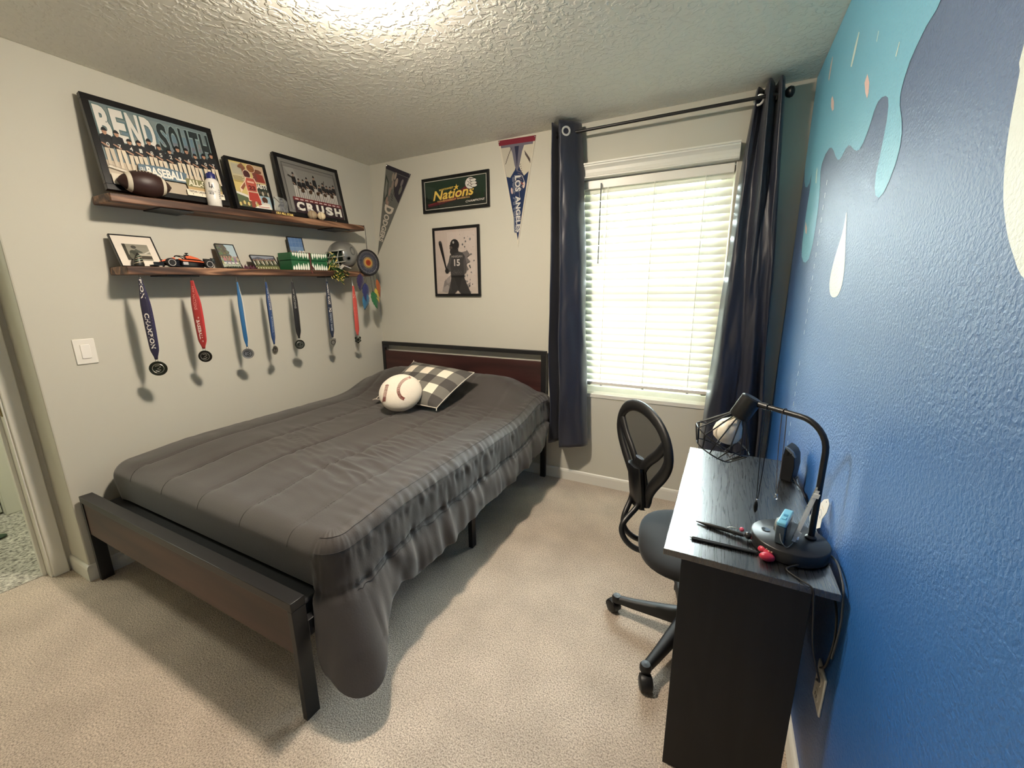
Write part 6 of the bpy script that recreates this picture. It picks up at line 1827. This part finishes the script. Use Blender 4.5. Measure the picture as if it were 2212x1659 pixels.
# compact camera standing on the lamp base
cmr = thing('compact_camera', 'small light blue compact camera standing on the lamp base', 'camera', (2.925, -1.59, DT + .035))
cU = Vector((.30, .95, 0)).normalized(); cW = Vector((.95, -.30, 0)).normalized(); zc0 = DT + .0355
O_ = Vector((2.897, -1.640, zc0))
def cambox(u0, u1, w0, w1, z0, z1, nm, m_, bev=.002):
    vs = [O_ + cU * u + cW * w_ + Vector((0, 0, z)) for z in (z0, z1) for (u, w_) in ((u0, w0), (u1, w0), (u1, w1), (u0, w1))]
    return MB().add(vs, [(3, 2, 1, 0), (4, 5, 6, 7), (0, 1, 5, 4), (1, 2, 6, 5), (2, 3, 7, 6), (3, 0, 4, 7)]).build(nm, m_, cmr, bevel=bev, weld=True)
M_CBLUE = mat('camera_blue', rgb(122, 192, 218), .3); M_CGREY = mat('camera_grey', rgb(70, 84, 92), .35)
cambox(0, .088, 0, .020, 0, .048, 'body', M_CGREY); cambox(-.0006, .0886, -.0006, .0206, .0485, .060, 'top_plate', M_CBLUE, .003)
cambox(.020, .034, .005, .015, .0602, .0625, 'shutter_button', M_CBLUE, .0008); cambox(.042, .052, .005, .015, .0602, .0615, 'power_button', mat('camera_button', rgb(70, 140, 176), .35), .0006)
MB().lathe([(.021, 0), (.021, .005), (.017, .008), (.017, .010), (.008, .0105), (0, .009)], O_ + cU * .050 + cW * .0 + Vector((0, 0, .026)), -cW, 24).build('lens', mat('camera_silver', rgb(176, 182, 184), .3, .6), cmr)
cambox(.012, .076, .0205, .0212, .006, .044, 'screen', mat('camera_screen', rgb(14, 16, 18), .15), .0003)
b_ = MB(); b_.tube([catmull([O_ + cU * -.001 + cW * .010 + Vector((0, 0, .030)), O_ + cU * -.010 + cW * .016 + Vector((0, 0, .016)), O_ + cU * -.008 + cW * .028 + Vector((0, 0, .003)), O_ + cU * .012 + cW * .034 + Vector((0, 0, .0015)), O_ + cU * .03 + cW * .036 + Vector((0, 0, .0015))], k / 24) for k in range(25)], .0011, 5)
b_.build('wrist_strap', mat('strap_thin', rgb(120, 124, 124), .6), cmr)

# white paper tags behind the lamp
def card(label, org, U, V, pts, marks):
    t_ = thing('paper_tag', label, 'tag', org)
    U, V = Vector(U).normalized(), Vector(V).normalized(); N = U.cross(V).normalized()
    pts = [(p[0] * .85, p[1] * .85) for p in pts]
    marks = [([(q[0] * .85, q[1] * .85) for q in mk[0]], mk[1], mk[2]) for mk in marks]
    MB().prism(pts, org, U, V, N, .0012).build('card', mat('tag_card', rgb(232, 228, 220), .6), t_, smooth=False)
    P_ = Print(Vector(org) + N * .0013, U, V, N, 1, 1)
    for mk in marks: P_.line(mk[0], mk[1], mk[2])
    P_.build('tag_print', t_)
gy = rgb(150, 146, 150)
card('white die cut paper tag leaning on the blue wall behind the lamp', (3.000, -1.425, DT + .001), (.14, -1, 0), (.27, 0, .96), [(.0, .028), (.050, .0), (.088, .036), (.072, .060), (.076, .090), (.064, .116), (.044, .124), (.026, .112), (.018, .088), (.020, .066)],
     [([(.024, .036), (.046, .018), (.058, .030), (.036, .050), (.024, .036)], .0016, gy), ([(.030, .037), (.045, .026), (.050, .031), (.036, .043), (.030, .037)], .0012, gy), ([(.034, .066), (.062, .056), (.058, .072), (.040, .080), (.034, .066)], .0015, gy), ([(.036, .092), (.056, .086)], .0012, rgb(206, 170, 120)), ([(.046, .112), (.048, .114)], .004, rgb(60, 60, 64))])

# dock / clock at the far end of the desk
ck = thing('alarm_clock', 'black wedge shaped desk clock with three slots, against the blue wall', 'clock', (2.985, -1.115, DT))
kU = Vector((.93, -.37, 0)).normalized(); kW = Vector((.37, .93, 0)).normalized()      # kU across the narrow end seen by the camera, kW along its length
prof = [(0.0, .006), (.036, .004), (.040, .060), (.036, .096), (.028, .112), (.016, .122), (.004, .126), (.002, .100)]
MB().prism(prof, Vector((2.962, -1.135, DT)), kU, Vector((0, 0, 1)), kW, .075).build('body', M_BLACKPLASTIC, ck, bevel=.002)
MB().prism([(.005, 0), (.042, 0), (.042, .006), (.005, .006)], Vector((2.962, -1.130, DT + .0003)), kU, Vector((0, 0, 1)), kW, .065).build('foot', M_BLACKPLASTIC, ck)
MB().prism([(-.0015, .012), (.0, .010), (.0015, .098), (0.0, .098)], Vector((2.962, -1.132, DT)), kU, Vector((0, 0, 1)), kW, .068).build('display', mat('clock_display', rgb(120, 150, 176), .1), ck, smooth=False)
MB().prism([(.0015, .1265), (.0365, .0965), (.0385, .0965), (.0295, .1135), (.0165, .1235), (.004, .1275)], Vector((2.962, -1.1362, DT)), kU, Vector((0, 0, 1)), kW, .012).build('top_cap', mat('clock_grey', rgb(104, 114, 122), .4), ck, smooth=False)
for k in range(3):
    MB().prism([(.012 + k * .006, .100), (.0145 + k * .006, .100), (.0145 + k * .006, .1145 - k * .003), (.012 + k * .006, .1155 - k * .003)], Vector((2.962, -1.1375, DT)), kU, Vector((0, 0, 1)), kW, .004).build('slot', M_BLACKPLASTIC, ck, smooth=False)
b_ = MB(); b_.tube([catmull([(3.000, -1.135, DT + .022), (3.010, -1.165, DT + .010), (3.022, -1.20, DT + .003), (3.030, -1.24, DT - .02), (3.032, -1.27, .62)], k / 24) for k in range(25)], .0022, 6); b_.build('cord', M_CORD, ck)

# pens
def rod(b_, p0, dirv, secs, segs=14):
    d = Vector(dirv).normalized(); b_.lathe([(r, h) for r, h in secs], p0, d, segs)
pen = thing('pen', 'thick black pen with pink tipped clip, farther from the desk edge', 'pen', (2.78, -1.575, DT))
pd = Vector((.970, -.235, .040)).normalized(); p0 = Vector((2.712, -1.563, DT + .0045))
b_ = MB(); rod(b_, p0, pd, [(0, 0), (.0015, .002), (.0042, .022), (.0055, .030), (.0060, .034), (.0060, .076), (.0052, .079), (.0052, .118), (.0045, .126)]); b_.build('barrel', M_BLACKPLASTIC, pen)
sdv = Vector((0, 0, 1)); 
b_ = MB(); b_.tube([p0 + pd * .084 + Vector((0, .003, .007)), p0 + pd * .095 + Vector((0, .005, .0115)), p0 + pd * .116 + Vector((0, .006, .0120))], .0016, 6); b_.build('clip', M_CHROME, pen)
b_ = MB(); b_.ball(p0 + pd * .120 + Vector((0, .006, .0125)), .0062, None, 14, 10); b_.build('pink_knob', mat('pink_plastic', rgb(214, 84, 110), .35), pen)
b_ = MB(); b_.ball(p0 + pd * .136 + Vector((0, 0, .003)), .0098, None, 16, 12); b_.build('ball_end', mat('dark_ball', rgb(40, 40, 42), .2), pen)
b_ = MB(); b_.ball(p0 + pd * .147 + Vector((0, 0, .001)), (.006, .008, .0085), None, 14, 10); b_.build('red_cap', mat('dark_red', rgb(120, 40, 48), .4), pen)
b_ = MB(); b_.tube([p0 + pd * .100 + Vector((0, -.004, .001)), p0 + pd * .100 + Vector((0, -.009, -.001)), p0 + pd * .108 + Vector((0, -.009, -.0015))], .0022, 6); b_.build('side_clip', M_BLACKPLASTIC, pen)
pe2 = thing('pen', 'thin black pen with red game controller topper, nearest the desk edge', 'pen', (2.79, -1.66, DT))
for nm, off in (('barrel', 0), ('refill_tube', 1)):
    q0 = Vector((2.700 + .006 * off, -1.654 - .0075 * off, DT + .0036)); qd = (Vector((2.868, -1.654 - .004 * off, DT + .0045)) - q0).normalized()
    b_ = MB(); rod(b_, q0, qd, [(0, 0), (.0008, .001), (.0017, .008), (.0030, .0085), (.0034, .012), (.0034, .165)]) if off == 0 else rod(b_, q0, qd, [(0.0, 0), (.0030, .002), (.0030, .155)])
    b_.build(nm, M_BLACKPLASTIC, pe2)
b_ = MB(); rod(b_, Vector((2.6985, -1.654, DT + .0036)), (1, 0, .005), [(.0004, 0), (.0017, .006), (.0026, .009)]); b_.build('tip', mat('tip_silver', rgb(170, 184, 190), .3, .8), pe2)
gc = Vector((2.880, -1.660, DT + .0118)); M_CTRL = mat('controller_red', rgb(190, 52, 74), .3)
b_ = MB(); b_.ball(gc + Vector((.000, .0145, 0)), (.0165, .0105, .0108), None, 18, 12); b_.ball(gc + Vector((.002, -.017, 0)), (.0178, .0108, .0112), None, 18, 12); b_.ball(gc + Vector((.006, 0, 0)), (.0115, .0165, .009), None, 18, 12)
b_.build('controller_topper', M_CTRL, pe2, angle=80)['label'] = 'red game controller shaped topper'
for dx_, dy_ in ((.002, .004), (.010, .003), (.006, -.004), (.012, -.005)):
    MB().ball(gc + Vector((dx_, dy_, .0090)), (.0026, .0026, .002), None, 10, 6).build('button', mat('copper_button', rgb(206, 150, 120), .3, .5), pe2)

# outlet below the desk, grey and white wall cords
ol = thing('wall_outlet', 'white outlet plate low on the blue wall behind the desk', 'outlet', (W, -1.66, .412))
MB().bounds((W - .006, -1.697, .355), (W - .0003, -1.624, .470)).build('wall_plate', M_WHITEPL, ol, bevel=.0025)
for z in (.387, .435):
    o = MB().lathe([(.0165, 0), (.0165, .002), (0, .0022)], (W - .006, -1.6605, z), (-1, 0, 0), 20).build('receptacle', mat('receptacle', rgb(226, 222, 212), .4), ol)
    s2 = MB(); s2.bounds((W - .0088, -1.667, z - .005), (W - .0080, -1.665, z + .005)); s2.bounds((W - .0088, -1.656, z - .005), (W - .0080, -1.654, z + .005)); s2.build('slots', M_BLACKPLASTIC, o, smooth=False)['kind'] = 'stuff'
cord('lamp_cable', 'dark grey cable looping between the lamp base and the blue wall', [(3.026, -1.600, DT + .012), (3.030, -1.640, DT + .018), (3.0295, -1.690, DT + .012), (3.030, -1.720, DT - .01), (3.031, -1.735, .66), (3.030, -1.725, .56)], .0026, mat('grey_cord', rgb(70, 73, 75), .4))
cord('wall_cable', 'black cable dropping down the blue wall behind the desk', [(3.029, -1.30, .70), (3.030, -1.50, .69), (3.032, -1.66, .68), (3.031, -1.715, .62), (3.030, -1.70, .52), (3.031, -1.66, .47)], .0028, M_CORD)

# bright thing on the hallway floor
gt = thing('toy_ball', 'bright yellow green rounded toy on the hallway carpet at the left edge', 'toy', (-1.02, -2.30, 0.004))
MB().ball((-1.04, -2.305, .085), (.085, .085, .078), None, 24, 14).build('body', mat('lime_toy', rgb(196, 226, 70), .4), gt, angle=80)
MB().ball((-0.985, -2.245, .014), (.04, .05, .010), None, 16, 8).build('foot', mat('dark_green_toy', rgb(40, 62, 44), .5), gt, angle=80)
